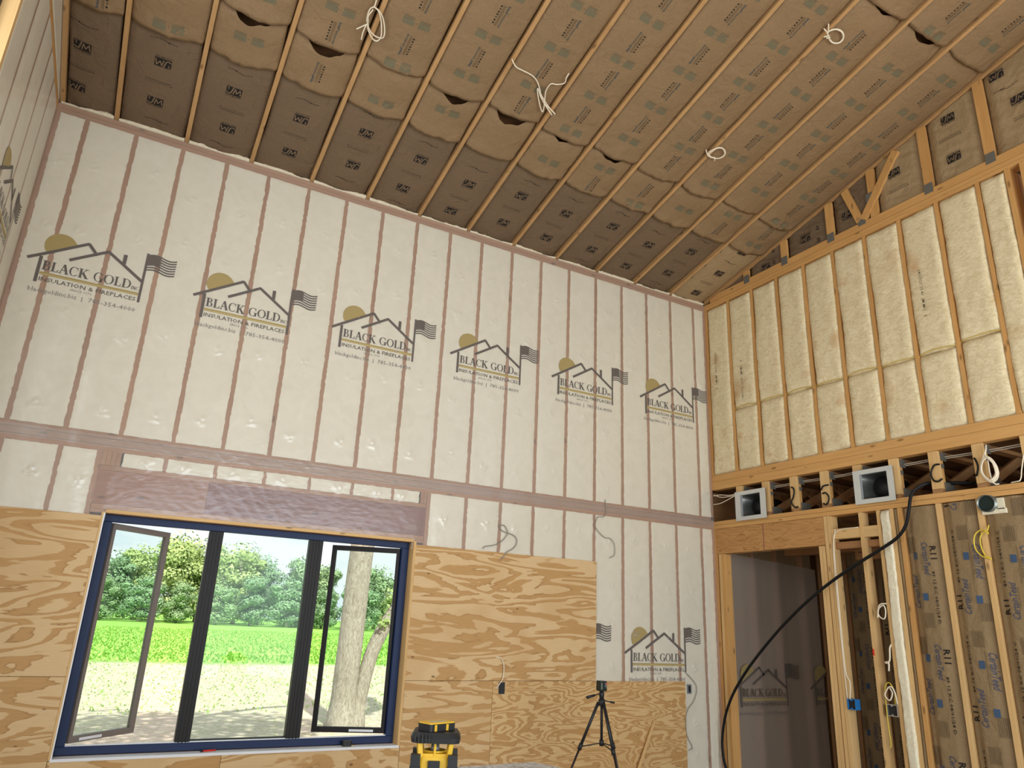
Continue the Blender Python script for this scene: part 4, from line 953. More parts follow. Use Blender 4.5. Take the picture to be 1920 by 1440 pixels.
def leaf_mat(name, c0, c1, c2):
    m, nt, out = nodes(name); b = principled(nt, out, .75, .1)
    n = noise(nt, coords(nt, (1, 1, 1), rand=9.0), 1.1, 3); oi = nt.nodes.new('ShaderNodeObjectInfo')
    col = ramp(nt, n, [(.3, c0), (.5, c1), (.7, c2)]); nt.links.new(col, b.inputs['Base Color']); return m
LEAFS = [leaf_mat('leaf_green', (.20, .31, .15), (.31, .44, .22), (.44, .56, .32)), leaf_mat('leaf_yellow_green', (.28, .38, .12), (.42, .53, .20), (.54, .64, .30)), leaf_mat('leaf_blue_green', (.17, .29, .15), (.27, .40, .22), (.38, .51, .31))]  # leaf tones lightened and greyed to carry the distance haze
BARK = fluffy('bark', (.24, .19, .15), (.42, .36, .30), (.58, .52, .45), (26, 26, 7), .8)
def crown_mesh(seed, n=11000, leaf=.17):
    r = np.random.RandomState(seed); cl = []
    lobes = [(r.uniform(-2.3, 2.3), r.uniform(-1.6, 1.6), r.uniform(.16, .86), r.uniform(.8, 1.5)) for _ in range(34)] + [(0, 0, .82, 2.3), (0, 0, .5, 2.6), (-1.4, 0, .18, 1.9), (1.4, 0, .18, 1.9), (0, -1.2, .14, 1.8)]
    P = []; N = []
    for i in range(n):
        lx_, ly_, lz, lr = lobes[r.randint(len(lobes))]; d = r.normal(size=3); d /= np.linalg.norm(d); rad = lr * (.60 + .5 * r.rand())
        P.append((lx_ + d[0] * rad, ly_ + d[1] * rad, lz * 10 + d[2] * rad * .85)); N.append(d)
    P = np.array(P); N = np.array(N); P[:, 2] = np.clip(P[:, 2], .3, None)
    a = r.rand(n, 3) - .5; t1 = np.cross(N + a * .9, r.normal(size=(n, 3))); t1 /= np.linalg.norm(t1, axis=1, keepdims=True) + 1e-9
    t2 = np.cross(N + a * .6, t1); t2 /= np.linalg.norm(t2, axis=1, keepdims=True) + 1e-9; s = leaf * (.6 + .8 * r.rand(n, 1))
    V = np.stack([P - t1 * s, P + t2 * s * .7, P + t1 * s, P - t2 * s * .7], 1).reshape(-1, 3)
    return fast_mesh(V, np.arange(4 * n).reshape(-1, 4), False)
crowns = [crown_mesh(s) for s in (11, 12, 13, 14)]
trunk_me = MB().tube([(0, 0, -.2), (.1, 0, 2), (0, .1, 5), (.1, 0, 7.5)], [.28, .22, .16, .08], 7).mesh(True)
trees = []
r = np.random.RandomState(3)
ORD = ['first', 'second', 'third', 'fourth', 'fifth', 'sixth', 'seventh', 'eighth', 'ninth', 'tenth', 'eleventh', 'twelfth', 'thirteenth', 'fourteenth', 'fifteenth', 'sixteenth', 'seventeenth']
for i, x in enumerate(np.linspace(-14, 58, 17)):
    h = 12.6 + r.uniform(-.7, .7) + (1.5 if 2 < x < 14 else 0) - (1.0 if x > 24 else 0) - (1.2 if x < -2 else 0)
    trees.append((x, 124 - (x + 5) * .28 + (3.2 if i % 2 else -3.2), h, False))
for i, x in enumerate(np.linspace(-17, 60, 17)): trees.append((x + 2.2, 111.5 - (x + 5) * .28 + r.uniform(-1, 1), 6.6 + r.uniform(-.9, 1.5), True))
TONE = ['deep green', 'yellowish green', 'bluish green']
for i, (x, y, h, small) in enumerate(trees):
    sc = h / 10.9; kind = (0, 2, 1, 2, 0, 1, 2)[(i * 3 + i // 5) % 7]
    t = empty('bushy_tree' if small else 'leafy_tree', (x, y, -.5)); t.scale = (sc * (1.45 if small else 1.12), sc * (1.1 if small else .95), sc); t.rotation_euler.z = i * 1.7
    if small: tag(t, 'low bushy ' + TONE[kind] + ' tree, ' + ORD[i % 17] + ' from the left along the crop edge', 'tree', 'low trees along the field edge')
    else: tag(t, 'tall ' + TONE[kind] + ' tree, ' + ORD[i % 17] + ' from the left in the far tree line', 'tree', 'tall trees beyond the field')
    c = bpy.data.objects.new('crown', crowns[(i * 5) % 4]); COL.objects.link(c); c.parent = t
    if not c.data.materials: c.data.materials.append(LEAFS[0])
    c.material_slots[0].link = 'OBJECT'; c.material_slots[0].material = LEAFS[kind]
    k_ = bpy.data.objects.new('trunk', trunk_me); COL.objects.link(k_); k_.parent = t
    if not trunk_me.materials: trunk_me.materials.append(BARK)
# the near tree with a forked trunk, its crown above the window
nt_ = empty('forked_tree', (-1.56, 9.5, -.5), 'pale barked tree with a leaning second stem just outside the window', 'tree')
T0 = lambda *p: tuple(p)
MB().tube(spline([(-1.56, 9.5, -.6), (-1.57, 9.5, .2), (-1.55, 9.5, 1.2), (-1.50, 9.55, 3.0), (-1.40, 9.6, 4.5), (-1.2, 9.7, 7.5)]), [.42, .38, .34, .31, .29, .275] + [.27] * 25, 14).build('trunk', BARK, nt_, True)
MB().tube(spline([(-1.30, 9.40, -.55), (-1.22, 9.4, .3), (-1.00, 9.4, 1.2), (-.45, 9.4, 2.2), (.05, 9.4, 3.1), (.3, 9.4, 4.4), (.6, 9.5, 6.0)]), [.22, .20, .18] + [.155] * 34, 10).build('leaning_stem', BARK, nt_, True)
MB().tube(spline([(-1.5, 9.5, 3.9), (-2.6, 8.6, 4.7), (-4.2, 6.9, 5.2), (-5.6, 5.2, 5.4)]), .10, 8).build('branch', BARK, nt_, True)
r = np.random.RandomState(8); n = 900
P = np.stack([.25 + .28 * r.normal(size=n), 9.4 + .3 * r.normal(size=n), 3.55 + .55 * r.normal(size=n)], 1); P[:150] = np.stack([-.55 + .16 * r.normal(size=150), 9.3 + .1 * r.normal(size=150), 2.05 + .16 * r.normal(size=150)], 1)
P[150:190] = np.stack([-.95 + .07 * r.normal(size=40), 9.2 + .05 * r.normal(size=40), 1.62 + .05 * r.normal(size=40)], 1)
t1 = r.normal(size=(n, 3)); t2 = np.cross(t1, r.normal(size=(n, 3))); t1 /= np.linalg.norm(t1, axis=1, keepdims=True); t2 /= np.linalg.norm(t2, axis=1, keepdims=True)
V = np.stack([P - t1 * .05, P + t2 * .035, P + t1 * .05, P - t2 * .035], 1).reshape(-1, 3); link('leaves', fast_mesh(V, np.arange(4 * n).reshape(-1, 4), False), LEAFS[1], nt_)
n = 2600; a = r.rand(n) * 6.28; rad = np.sqrt(r.rand(n)); P = np.stack([-6.0 + 3.9 * rad * np.cos(a), 5.0 + 2.0 * rad * np.sin(a), 5.4 + .7 * r.normal(size=n)], 1); P[:, 2] = np.clip(P[:, 2], 4.3, None)
t1 = r.normal(size=(n, 3)); t2 = np.cross(t1, r.normal(size=(n, 3))); t1 /= np.linalg.norm(t1, axis=1, keepdims=True); t2 /= np.linalg.norm(t2, axis=1, keepdims=True)
V = np.stack([P - t1 * .16, P + t2 * .11, P + t1 * .16, P - t2 * .11], 1).reshape(-1, 3); link('crown', fast_mesh(V, np.arange(4 * n).reshape(-1, 4), False), LEAFS[0], nt_)

# ------------------------------------------------------------------ floor joists (open web) between the two storeys of the right wall
ords = ['nearest the corner', 'second from the corner, behind the small duct boot', 'third from the corner, with a bent black wire', 'fourth from the corner, with a crossed black wire', 'fifth from the corner, left of the large duct boot', 'sixth from the corner, right of the large duct boot', 'seventh from the corner, with a black wire loop', 'eighth from the corner, behind the white cable coil', 'ninth from the corner, at the picture edge']
for k in range(9):
    y0 = -.402 - PITCH * k; yc = y0 - .045
    j = empty('floor_joist', (.0, yc, 3.068), 'open-web wooden floor joist ' + ords[k], 'joist', 'open-web floor joists')
    MB().box(.006, .044, y0 - .09, y0, 3.106, 3.462).build('end_post', PZ, j); MB().box(.050, .088, y0 - .087, y0 - .003, 3.106, 3.462).build('inner_post', WZ, j)
    MB().box(.002, 3.1, y0 - .088, y0 - .002, 3.068, 3.104).build('bottom_chord', DX, j); MB().box(.092, 3.1, y0 - .088, y0 - .002, 3.428, 3.464).build('top_chord', DX, j)
    MB().bar((.14, yc, 3.12), (.72, yc, 3.42), .08, .034, up=(0, 1, 0)).build('diagonal_web', DX, j); MB().bar((.76, yc, 3.42), (1.34, yc, 3.12), .08, .034, up=(0, 1, 0)).build('diagonal_web', DX, j)
    for (x0, x1, z0, z1) in ((.06, .22, 3.074, 3.170), (.05, .14, 3.375, 3.455), (.046, .09, 3.30, 3.345)):
        m = MB(); m.box(x0, x1, y0 - .0915, y0 - .0902, z0, z1)
        nn = int((x1 - x0) / .014)
        for i in range(nn): m.box(x0 + .003 + i * .014, x0 + .007 + i * .014, y0 - .0945, y0 - .0915, z0 + .005, z1 - .005)
        m.build('nail_plate', PLATE, j)

# ------------------------------------------------------------------ duct boots and pipe
def duct(y0, y1, z0, z1, bl, br, label):
    d = empty('duct_boot', (0, (y0 + y1) / 2, z0), label, 'duct', None)
    xf = -.030; yc = (y0 + y1) / 2; b = .046
    m = MB()   # taped flange round the mouth
    for (a0, a1, c0, c1) in ((y0, y1, z0, z0 + b), (y0, y1, z1 - b, z1), (y0, y0 - bl, z0 + b, z1 - b), (y1 + br, y1, z0 + b, z1 - b)): m.box(xf - .002, xf + .002, a0, a1, c0, c1)
    m.build('flange', GALV, d)
    iy0, iy1, iz0, iz1 = y0 - bl, y1 + br, z0 + b, z1 - b
    yc_ = (iy0 + iy1) / 2; zc = (iz0 + iz1) / 2; rr = min(abs(iy1 - iy0), iz1 - iz0) * .43
    m = MB(); m.add([(x, y, z) for x in (xf, xf + .035) for (y, z) in ((iy0, iz0), (iy1, iz0), (iy1, iz1), (iy0, iz1))], [(0, 1, 5, 4), (1, 2, 6, 5), (2, 3, 7, 6), (3, 0, 4, 7)]); m.build('collar_band', GALV, d)
    n = 32; sq = []; ci = []
    for i in range(n):
        t = -3 * math.pi / 4 + 2 * math.pi * i / n; c, s = math.cos(t), math.sin(t); q = max(abs(c), abs(s))
        sq.append((xf + .034, yc_ - c / q * abs(iy1 - iy0) / 2, zc + s / q * (iz1 - iz0) / 2)); ci.append((xf + .15, yc_ - .0 - c * rr, zc + s * rr))
    m = MB(); m.add(sq + ci, [(i, (i + 1) % n, n + (i + 1) % n, n + i) for i in range(n)]); m.build('tapered_body', DUCTIN, d, True)
    m = MB(); m.tube([(xf + .14, yc_, zc), (xf + .165, yc_, zc)], rr * 1.02, 24, cap=False); m.build('round_collar', DARKRUB, d, True)
    m = MB(); m.tube([(xf + .15, yc_, zc), (xf + .45, yc_, zc)], rr, 24, cap=True); m.build('round_throat', BLACKP, d, True)
    for (yy, zz) in ((y0 - .02, z0 + .02), (y1 + .02, z1 - .02), (y1 + .02, z0 + .02), (y0 - .02, z1 - .02)): MB().box(xf - .004, xf - .002, yy - .02, yy + .02, zz - .014, zz + .014).build('foil_tape', GALV, d)
    return d
duct(-.412, -.887, 3.034, 3.384, .086, .085, 'smaller looking galvanised duct boot near the room corner'); duct(-2.050, -2.492, 3.046, 3.392, .075, .066, 'galvanised duct boot further from the corner, above the white fibreglass strip')
pv = empty('vent_pipe', (0, -3.32, 2.86), 'dark open pipe end with a grey collar beside the upper right stud', 'pipe')
m = MB(); n = 24
ci = [(-.045, -3.318 + .077 * math.cos(2 * math.pi * i / n), 2.916 + .074 * math.sin(2 * math.pi * i / n)) for i in range(n)]; co = [(.10, y - .02, z) for (_, y, z) in ci]; c2 = [(x, -3.318 + (y + 3.318) * .95, 2.916 + (z - 2.916) * .95) for (x, y, z) in ci]; c3 = [(.10, -3.318 + (y + 3.318) * .95, 2.916 + (z - 2.916) * .95) for (_, y, z) in ci]
m.add(ci + co + c2 + c3, [(i, n + i, n + (i + 1) % n, (i + 1) % n) for i in range(n)] + [(2 * n + i, 2 * n + (i + 1) % n, i + 0, ) if False else (i, (i + 1) % n, 2 * n + (i + 1) % n, 2 * n + i) for i in range(n)] + [(2 * n + i, 2 * n + (i + 1) % n, 3 * n + (i + 1) % n, 3 * n + i) for i in range(n)])
m.build('pipe_wall', plain('dull_grey_metal', (.20, .21, .19), .4, .5, .6), pv, True); MB().add([(-.020, y, z) for (_, y, z) in c3], [tuple(range(n))]).build('pipe_inside', plain('dark_green_inside', (.012, .022, .018), .6), pv)
m = MB(); m.box(-.012, .02, -3.46, -3.26, 2.825, 2.868); m.box(-.012, .02, -3.45, -3.395, 2.86, 2.955); m.build('torn_lining', FIBREW, pv)

# ------------------------------------------------------------------ cables
def cable(name, label, paths, r, mat, group=None, cat='cable', n=6):
    o = empty(name, tuple(paths[0][0]), label, cat, group)
    for i, p in enumerate(paths): MB().tube(spline(p, n), r, 8).build('loop' if i == 0 else 'loose_end', mat, o, True)
    return o
coil1a = [(-5.56, -2.122, 6.60), (-5.559, -2.068, 6.543), (-5.582, -2.033, 6.534), (-5.585, -1.979, 6.521), (-5.573, -1.921, 6.506), (-5.556, -1.901, 6.501), (-5.544, -1.878, 6.495), (-5.513, -1.845, 6.487), (-5.465, -1.824, 6.481), (-5.413, -1.826, 6.482), (-5.396, -1.853, 6.489), (-5.417, -1.924, 6.507), (-5.463, -2.002, 6.527), (-5.509, -2.044, 6.537), (-5.552, -2.058, 6.541),
          (-5.554, -2.066, 6.533), (-5.515, -2.046, 6.528), (-5.475, -1.992, 6.514), (-5.44, -1.914, 6.494), (-5.419, -1.844, 6.477), (-5.434, -1.797, 6.465), (-5.475, -1.799, 6.465), (-5.53, -1.85, 6.478), (-5.557, -1.892, 6.489), (-5.562, -1.921, 6.496), (-5.578, -1.974, 6.509), (-5.561, -2.041, 6.526)]
cable('cable_coil', 'large cream cable loop tied under the sixth roof truss from left', [coil1a, [(-5.557, -1.919, 6.485), (-5.589, -1.882, 6.476), (-5.63, -1.832, 6.463)], [(-5.567, -1.91, 6.483), (-5.571, -1.876, 6.475), (-5.57, -1.818, 6.46), (-5.561, -1.758, 6.445)]], .0055, WIREW)
w2 = [(-4.285, -2.112, 6.585), (-4.225, -2.087, 6.548), (-4.151, -2.08, 6.546), (-4.078, -2.077, 6.545), (-4.018, -2.065, 6.542), (-3.959, -2.031, 6.534), (-3.898, -1.972, 6.519), (-3.868, -1.939, 6.511), (-3.792, -1.889, 6.498), (-3.693, -1.836, 6.485), (-3.623, -1.807, 6.477), (-3.666, -1.827, 6.482), (-3.763, -1.859, 6.49), (-3.841, -1.904, 6.502), (-3.873, -1.931, 6.509), (-3.789, -1.868, 6.493), (-3.646, -1.786, 6.472), (-3.723, -1.828, 6.482), (-3.816, -1.888, 6.498), (-3.884, -1.942, 6.511), (-3.921, -1.977, 6.52), (-3.921, -1.961, 6.516), (-3.875, -1.903, 6.502), (-3.808, -1.827, 6.482), (-3.761, -1.783, 6.471), (-3.75, -1.794, 6.474), (-3.79, -1.879, 6.495), (-3.821, -1.939, 6.511), (-3.845, -1.997, 6.525), (-3.842, -2.07, 6.544), (-3.787, -2.091, 6.549), (-3.735, -2.126, 6.558), (-3.732, -2.158, 6.566), (-3.744, -2.183, 6.572), (-3.739, -2.22, 6.605)]
cable('hanging_cable', 'cream cable drooping between two roof trusses with folded loops', [w2], .0055, WIREW)
c3 = [(-1.905, -3.577, 6.94), (-1.891, -3.58, 6.926), (-1.858, -3.573, 6.924), (-1.832, -3.559, 6.92), (-1.782, -3.536, 6.915), (-1.739, -3.525, 6.912), (-1.694, -3.533, 6.914), (-1.667, -3.555, 6.919), (-1.663, -3.585, 6.927), (-1.687, -3.616, 6.935), (-1.726, -3.635, 6.94), (-1.775, -3.64, 6.941), (-1.814, -3.628, 6.938), (-1.842, -3.608, 6.933), (-1.85, -3.581, 6.926), (-1.843, -3.566, 6.922), (-1.808, -3.547, 6.917), (-1.769, -3.535, 6.914), (-1.726, -3.529, 6.913), (-1.694, -3.537, 6.915), (-1.669, -3.561, 6.921), (-1.672, -3.593, 6.929), (-1.695, -3.617, 6.935), (-1.74, -3.634, 6.939), (-1.784, -3.633, 6.939), (-1.816, -3.623, 6.937), (-1.844, -3.598, 6.93), (-1.852, -3.585, 6.927), (-1.879, -3.604, 6.932), (-1.911, -3.632, 6.945)]
cable('cable_coil', 'round cream cable coil near the top right of the ceiling', [c3, [(-1.867, -3.539, 6.895), (-1.847, -3.557, 6.9), (-1.83, -3.572, 6.904)], [(-1.836, -3.543, 6.896), (-1.819, -3.553, 6.899), (-1.809, -3.564, 6.902)]], .0058, WIREW)
c4 = [(-1.916, -2.082, 6.575), (-1.876, -2.062, 6.542), (-1.841, -2.052, 6.539), (-1.804, -2.053, 6.539), (-1.751, -2.064, 6.542), (-1.713, -2.091, 6.549), (-1.701, -2.122, 6.557), (-1.714, -2.158, 6.566), (-1.749, -2.183, 6.572), (-1.795, -2.194, 6.575), (-1.829, -2.185, 6.573), (-1.856, -2.16, 6.567), (-1.874, -2.127, 6.558), (-1.886, -2.096, 6.55), (-1.873, -2.07, 6.544), (-1.826, -2.049, 6.538), (-1.777, -2.058, 6.541), (-1.731, -2.076, 6.545), (-1.708, -2.112, 6.554), (-1.714, -2.148, 6.563), (-1.745, -2.173, 6.57), (-1.784, -2.19, 6.574), (-1.821, -2.182, 6.572), (-1.845, -2.162, 6.567), (-1.859, -2.127, 6.558), (-1.866, -2.086, 6.548), (-1.847, -2.062, 6.542), (-1.802, -2.057, 6.54), (-1.777, -2.065, 6.542), (-1.747, -2.033, 6.534)]
cable('cable_coil', 'small cream cable coil low on the ceiling, right of centre', [c4], .0058, WIREW)
cable('wall_cable', 'grey cable looped on the plastic just above the plywood edge', [[(-3.064, -.012, 2.723), (-3.02, -.03, 2.724), (-2.992, -.03, 2.695), (-2.971, -.03, 2.651), (-2.987, -.03, 2.615), (-3.029, -.03, 2.565), (-3.08, -.03, 2.53), (-3.136, -.03, 2.506), (-3.23, -.03, 2.487), (-3.255, -.03, 2.462)], [(-3.073, -.012, 2.718), (-3.058, -.03, 2.677), (-3.021, -.03, 2.658), (-2.967, -.036, 2.646), (-2.908, -.03, 2.634), (-2.87, -.03, 2.606), (-2.857, -.03, 2.569), (-2.871, -.03, 2.525), (-2.914, -.036, 2.483), (-2.97, -.036, 2.452), (-3.05, -.036, 2.36)]], .005, WIREG)
cable('wall_cable', 'thin grey cable hanging from the plate band above the bare plastic', [[(-1.696, -.014, 3.15), (-1.692, -.03, 3.001), (-1.73, -.03, 2.947), (-1.792, -.03, 2.943), (-1.832, -.03, 2.896), (-1.841, -.03, 2.825), (-1.779, -.03, 2.756), (-1.704, -.03, 2.713), (-1.642, -.03, 2.714), (-1.585, -.03, 2.669), (-1.569, -.03, 2.61), (-1.576, -.03, 2.53), (-1.642, -.03, 2.493)]], .0042, WIREG)
cable('wall_cable', 'white cable curving from a hole in the plywood to the outlet box', [[(-3.047, -.026, 1.419), (-2.998, -.045, 1.41), (-2.965, -.05, 1.356), (-2.96, -.05, 1.271), (-2.975, -.05, 1.207), (-3.03, -.035, 1.129)]], .005, WIREW)
cable('wall_cable', 'thin grey cable on the plastic beside the corner box', [[(-.576, -.014, 1.308), (-.491, -.03, 1.237), (-.418, -.03, 1.166), (-.403, -.03, 1.095), (-.452, -.03, .989), (-.531, -.034, .92), (-.584, -.036, .835), (-.59, -.036, .698), (-.557, -.03, .604), (-.511, -.03, .543), (-.5, -.03, .501), (-.55, -.03, .486)]], .0042, WIREG)
cB = [(-.005, -3.382, 3.43), (-.03, -3.38, 3.367), (-.03, -3.351, 3.317), (-.03, -3.326, 3.261), (-.03, -3.317, 3.193), (-.03, -3.341, 3.135), (-.03, -3.386, 3.094), (-.03, -3.43, 3.107), (-.03, -3.456, 3.157), (-.03, -3.453, 3.221), (-.03, -3.426, 3.285), (-.03, -3.389, 3.321), (-.034, -3.353, 3.302), (-.036, -3.326, 3.251), (-.036, -3.325, 3.182), (-.036, -3.354, 3.123), (-.036, -3.396, 3.097), (-.036, -3.439, 3.135), (-.036, -3.452, 3.187), (-.036, -3.439, 3.253), (-.036, -3.402, 3.309), (-.036, -3.379, 3.332), (-.01, -3.381, 3.40)]
cB2 = [(-.04 - .004 * (i % 2), -3.385 + (y + 3.385) * .86, 3.205 + (z - 3.205) * .86) for i, (x, y, z) in enumerate(cB[3:20])]
cable('cable_coil', 'coiled white cable hanging in front of the eighth floor joist', [cB, cB2, [(-.03, -3.389, 3.291), (-.03, -3.388, 3.192), (-.03, -3.394, 3.112), (-.03, -3.415, 3.075), (-.02, -3.444, 3.072)]], .006, WIREW)
cable('wall_cable', 'white cable dropping from the joists at the right picture edge', [[(-.0, -3.667, 3.30), (-.02, -3.641, 3.173), (-.02, -3.626, 3.109), (-.02, -3.61, 3.078), (-.02, -3.589, 3.074), (-.01, -3.535, 3.072)]], .005, WIREW)
cable('wall_cable', 'three white cables spanning from the corner to the first duct boot', [[(-.012, -.028, 3.391), (-.012, -.156, 3.388), (-.012, -.302, 3.365), (-.03, -.42, 3.364)], [(-.012, -.021, 3.281), (-.012, -.149, 3.283), (-.012, -.287, 3.317), (-.012, -.405, 3.352)], [(-.012, -.041, 3.402), (-.012, -.165, 3.357), (-.012, -.323, 3.35), (-.012, -.405, 3.356)]], .005, WIREW)
runs = []
for kk in range(2): runs.append([(.115 + .018 * kk, -.50 - .4 * i, 3.418 - .012 * kk - .006 * (i % 2)) for i in range(9)])
cable('cable_run', 'white cables running along behind the joist posts under the rim board', runs, .005, plain('dull_cable_jacket', (.55, .48, .38), .6))
cable('wall_cable', 'pair of white cables stapled down the jack studs to the blue box', [[(.0, -1.755, 2.83), (-.006, -1.748, 2.766), (-.006, -1.718, 2.639), (-.006, -1.709, 2.281), (-.006, -1.708, 1.932), (-.006, -1.711, 1.427), (-.006, -1.716, 1.175)], [(-.006, -2.03, 2.823), (-.006, -1.861, 2.821), (-.006, -1.774, 2.801), (-.006, -1.733, 2.73), (-.006, -1.720, 2.459), (-.006, -1.72, 2.105), (-.006, -1.719, 1.761), (-.006, -1.725, 1.428), (-.01, -1.765, 1.333), (-.01, -1.747, 1.178)]], .0055, WIREW)
cable('cable_coil', 'small white cable loop between the bare studs', [[(.0, -2.246, 2.08), (-.02, -2.189, 2.071), (-.02, -2.158, 2.005), (-.02, -2.174, 1.956), (-.02, -2.219, 1.941), (-.02, -2.240, 2.006), (-.02, -2.225, 2.063), (-.026, -2.174, 2.03), (-.026, -2.154, 1.948)]], .006, WIREW)
cable('wall_cable', 'short knotted white cable end on the bare stud', [[(.0, -2.246, 1.711), (-.02, -2.238, 1.67), (-.02, -2.226, 1.575), (-.02, -2.195, 1.541), (-.02, -2.177, 1.548), (-.024, -2.213, 1.543), (-.02, -2.204, 1.472)]], .0075, WIREW)
cable('cable_coil', 'white cable loop above the metal switch box', [[(-.0, -2.238, 1.185), (-.02, -2.241, 1.283), (-.02, -2.212, 1.334), (-.02, -2.175, 1.322), (-.02, -2.136, 1.257), (-.02, -2.179, 1.216), (-.02, -2.214, 1.28), (-.02, -2.193, 1.324)]], .0065, WIREW)
cable('wall_cable', 'thin yellow cable looping round the metal switch box', [[(-.0, -2.218, 1.185), (-.014, -2.231, 1.297), (-.014, -2.198, 1.363), (-.014, -2.162, 1.36), (-.014, -2.137, 1.303), (-.014, -2.134, 1.211), (-.014, -2.133, .998), (-.014, -2.14, .85), (-.014, -2.125, .804)]], .0045, WIREY)
cable('cable_coil', 'yellow cable coil tied to the stud below the dark pipe', [[(-.01, -3.299, 2.735), (-.03, -3.283, 2.677), (-.03, -3.26, 2.692), (-.03, -3.22, 2.689), (-.03, -3.182, 2.658), (-.03, -3.163, 2.599), (-.03, -3.169, 2.532), (-.03, -3.207, 2.477), (-.03, -3.255, 2.455), (-.03, -3.286, 2.447), (-.03, -3.24, 2.482), (-.03, -3.218, 2.549), (-.03, -3.219, 2.622), (-.03, -3.246, 2.666), (-.036, -3.289, 2.673), (-.036, -3.293, 2.656), (-.036, -3.266, 2.691)]], .0058, WIREY)
blk = [(.25, -3.10, 3.16), (.12, -2.86, 3.175), (.02, -2.76, 3.165), (-.05, -2.674, 3.085), (-.08, -2.640, 2.932), (-.08, -2.588, 2.787), (-.08, -2.475, 2.671), (-.08, -2.235, 2.55), (-.08, -1.985, 2.433), (-.08, -1.721, 2.295), (-.08, -1.441, 2.128), (-.08, -1.144, 1.919), (-.08, -.909, 1.731), (-.08, -.664, 1.514), (-.08, -.452, 1.304), (-.08, -.275, 1.092), (-.08, -.153, .882), (-.08, -.085, .677), (-.08, -.065, .479), (-.09, -.13, .272), (-.12, -.35, .06), (-.2, -.7, .022)]
bc = empty('power_cable', blk[0], 'thick black cable sweeping from the joists down across the doorway', 'cable')
MB().tube(spline(blk, 6), .0155, 10).build('cable_jacket', DARKRUB, bc, True); MB().tube(spline([(x - .004, y - .008, z + .008) for (x, y, z) in blk], 6), .012, 8).build('second_strand', DARKRUB, bc, True)
for lab, ps in (('bent black wire on the third floor joist', [[(.0, -1.238, 3.342), (-.012, -1.273, 3.326), (-.012, -1.282, 3.28), (-.012, -1.263, 3.222), (-.012, -1.236, 3.18), (-.012, -1.25, 3.134), (-.012, -1.288, 3.107), (-.004, -1.316, 3.115)]]),
                ('crossed black wire ends on the fourth floor joist', [[(-.012, -1.638, 3.256), (-.012, -1.668, 3.295), (-.0, -1.728, 3.302)], [(-.0, -1.643, 3.219), (-.012, -1.686, 3.221), (-.012, -1.723, 3.18), (-.012, -1.717, 3.124), (-.012, -1.68, 3.095), (-.0, -1.643, 3.112)]]),
                ('curled black wire loop on the seventh floor joist', [[(-.0, -2.946, 3.33), (-.012, -2.903, 3.326), (-.012, -2.868, 3.284), (-.012, -2.858, 3.233), (-.012, -2.877, 3.182), (-.012, -2.918, 3.171), (-.0, -2.952, 3.192)]]),
                ('curved black wire on the eighth floor joist', [[(-.0, -3.261, 3.334), (-.012, -3.28, 3.3), (-.012, -3.287, 3.249), (-.012, -3.275, 3.201), (-.0, -3.256, 3.173)]])):
    cable('wire_loop', lab, ps, .0085, DARKRUB)

# ------------------------------------------------------------------ electrical boxes
def elec_box(name, x0, x1, y0, y1, z0, z1, face, mat, label, wall=.006):
    o = empty(name, ((x0 + x1) / 2, (y0 + y1) / 2, z0), label, 'electrical box')
    m = MB()
    if face == 'y':   # opens toward -y
        m.box(x0, x0 + wall, y0, y1, z0, z1); m.box(x1 - wall, x1, y0, y1, z0, z1); m.box(x0 + wall, x1 - wall, y0, y1, z0, z0 + wall); m.box(x0 + wall, x1 - wall, y0, y1, z1 - wall, z1); m.build('shell', mat, o)
        MB().box(x0 + wall, x1 - wall, y0 + .012, y1, z0 + wall, z1 - wall).build('inside', BLACKP, o)
        for zz in (z0 + .012, z1 - .012): MB().box((x0 + x1) / 2 - .006, (x0 + x1) / 2 + .006, y0 - .001, y0 + .012, zz - .006, zz + .006).build('screw_lug', mat, o)
    else:
        m.box(x0, x1, y0, y0 + wall, z0, z1); m.box(x0, x1, y1 - wall, y1, z0, z1); m.box(x0, x1, y0 + wall, y1 - wall, z0, z0 + wall); m.box(x0, x1, y0 + wall, y1 - wall, z1 - wall, z1); m.build('shell', mat, o)
        MB().box(x0 + .02, x1, y0 + wall, y1 - wall, z0 + wall, z1 - wall).build('inside', BLACKP, o)
        for zz in (z0 + .012, z1 - .012): MB().box(x0 - .001, x0 + .012, (y0 + y1) / 2 - .006, (y0 + y1) / 2 + .006, zz - .006, zz + .006).build('screw_lug', mat, o)
    return o
NAVY = plain('navy_box_plastic', (.02, .03, .055), .5)
elec_box('outlet_box', -2.998, -2.930, -.0315, -.0286, 1.078, 1.185, 'y', NAVY, 'navy outlet box set in the plywood right of the sheet seam', .004)
elec_box('outlet_box', -.532, -.480, -.026, -.006, 1.066, 1.164, 'y', plain('grey_box_plastic', (.22, .23, .24), .5), 'narrow grey outlet box on the plastic near the corner')
elec_box('outlet_box', -.012, .06, -1.805, -1.712, 1.088, 1.185, 'x', BLUEBOX, 'bright blue outlet box nailed to the jack studs')
elec_box('switch_box', -.014, .05, -2.243, -2.130, 1.080, 1.182, 'x', plain('bare_steel_box', (.62, .62, .62), .35, .5, .8), 'square bare steel switch box beside the white fibreglass strip')
mk = MB().box(-.0015, -.0003, -2.060, -2.043, 1.60, 1.66).build('paint_mark', RED); tag(mk, 'small red paint mark on the bare stud', 'mark')

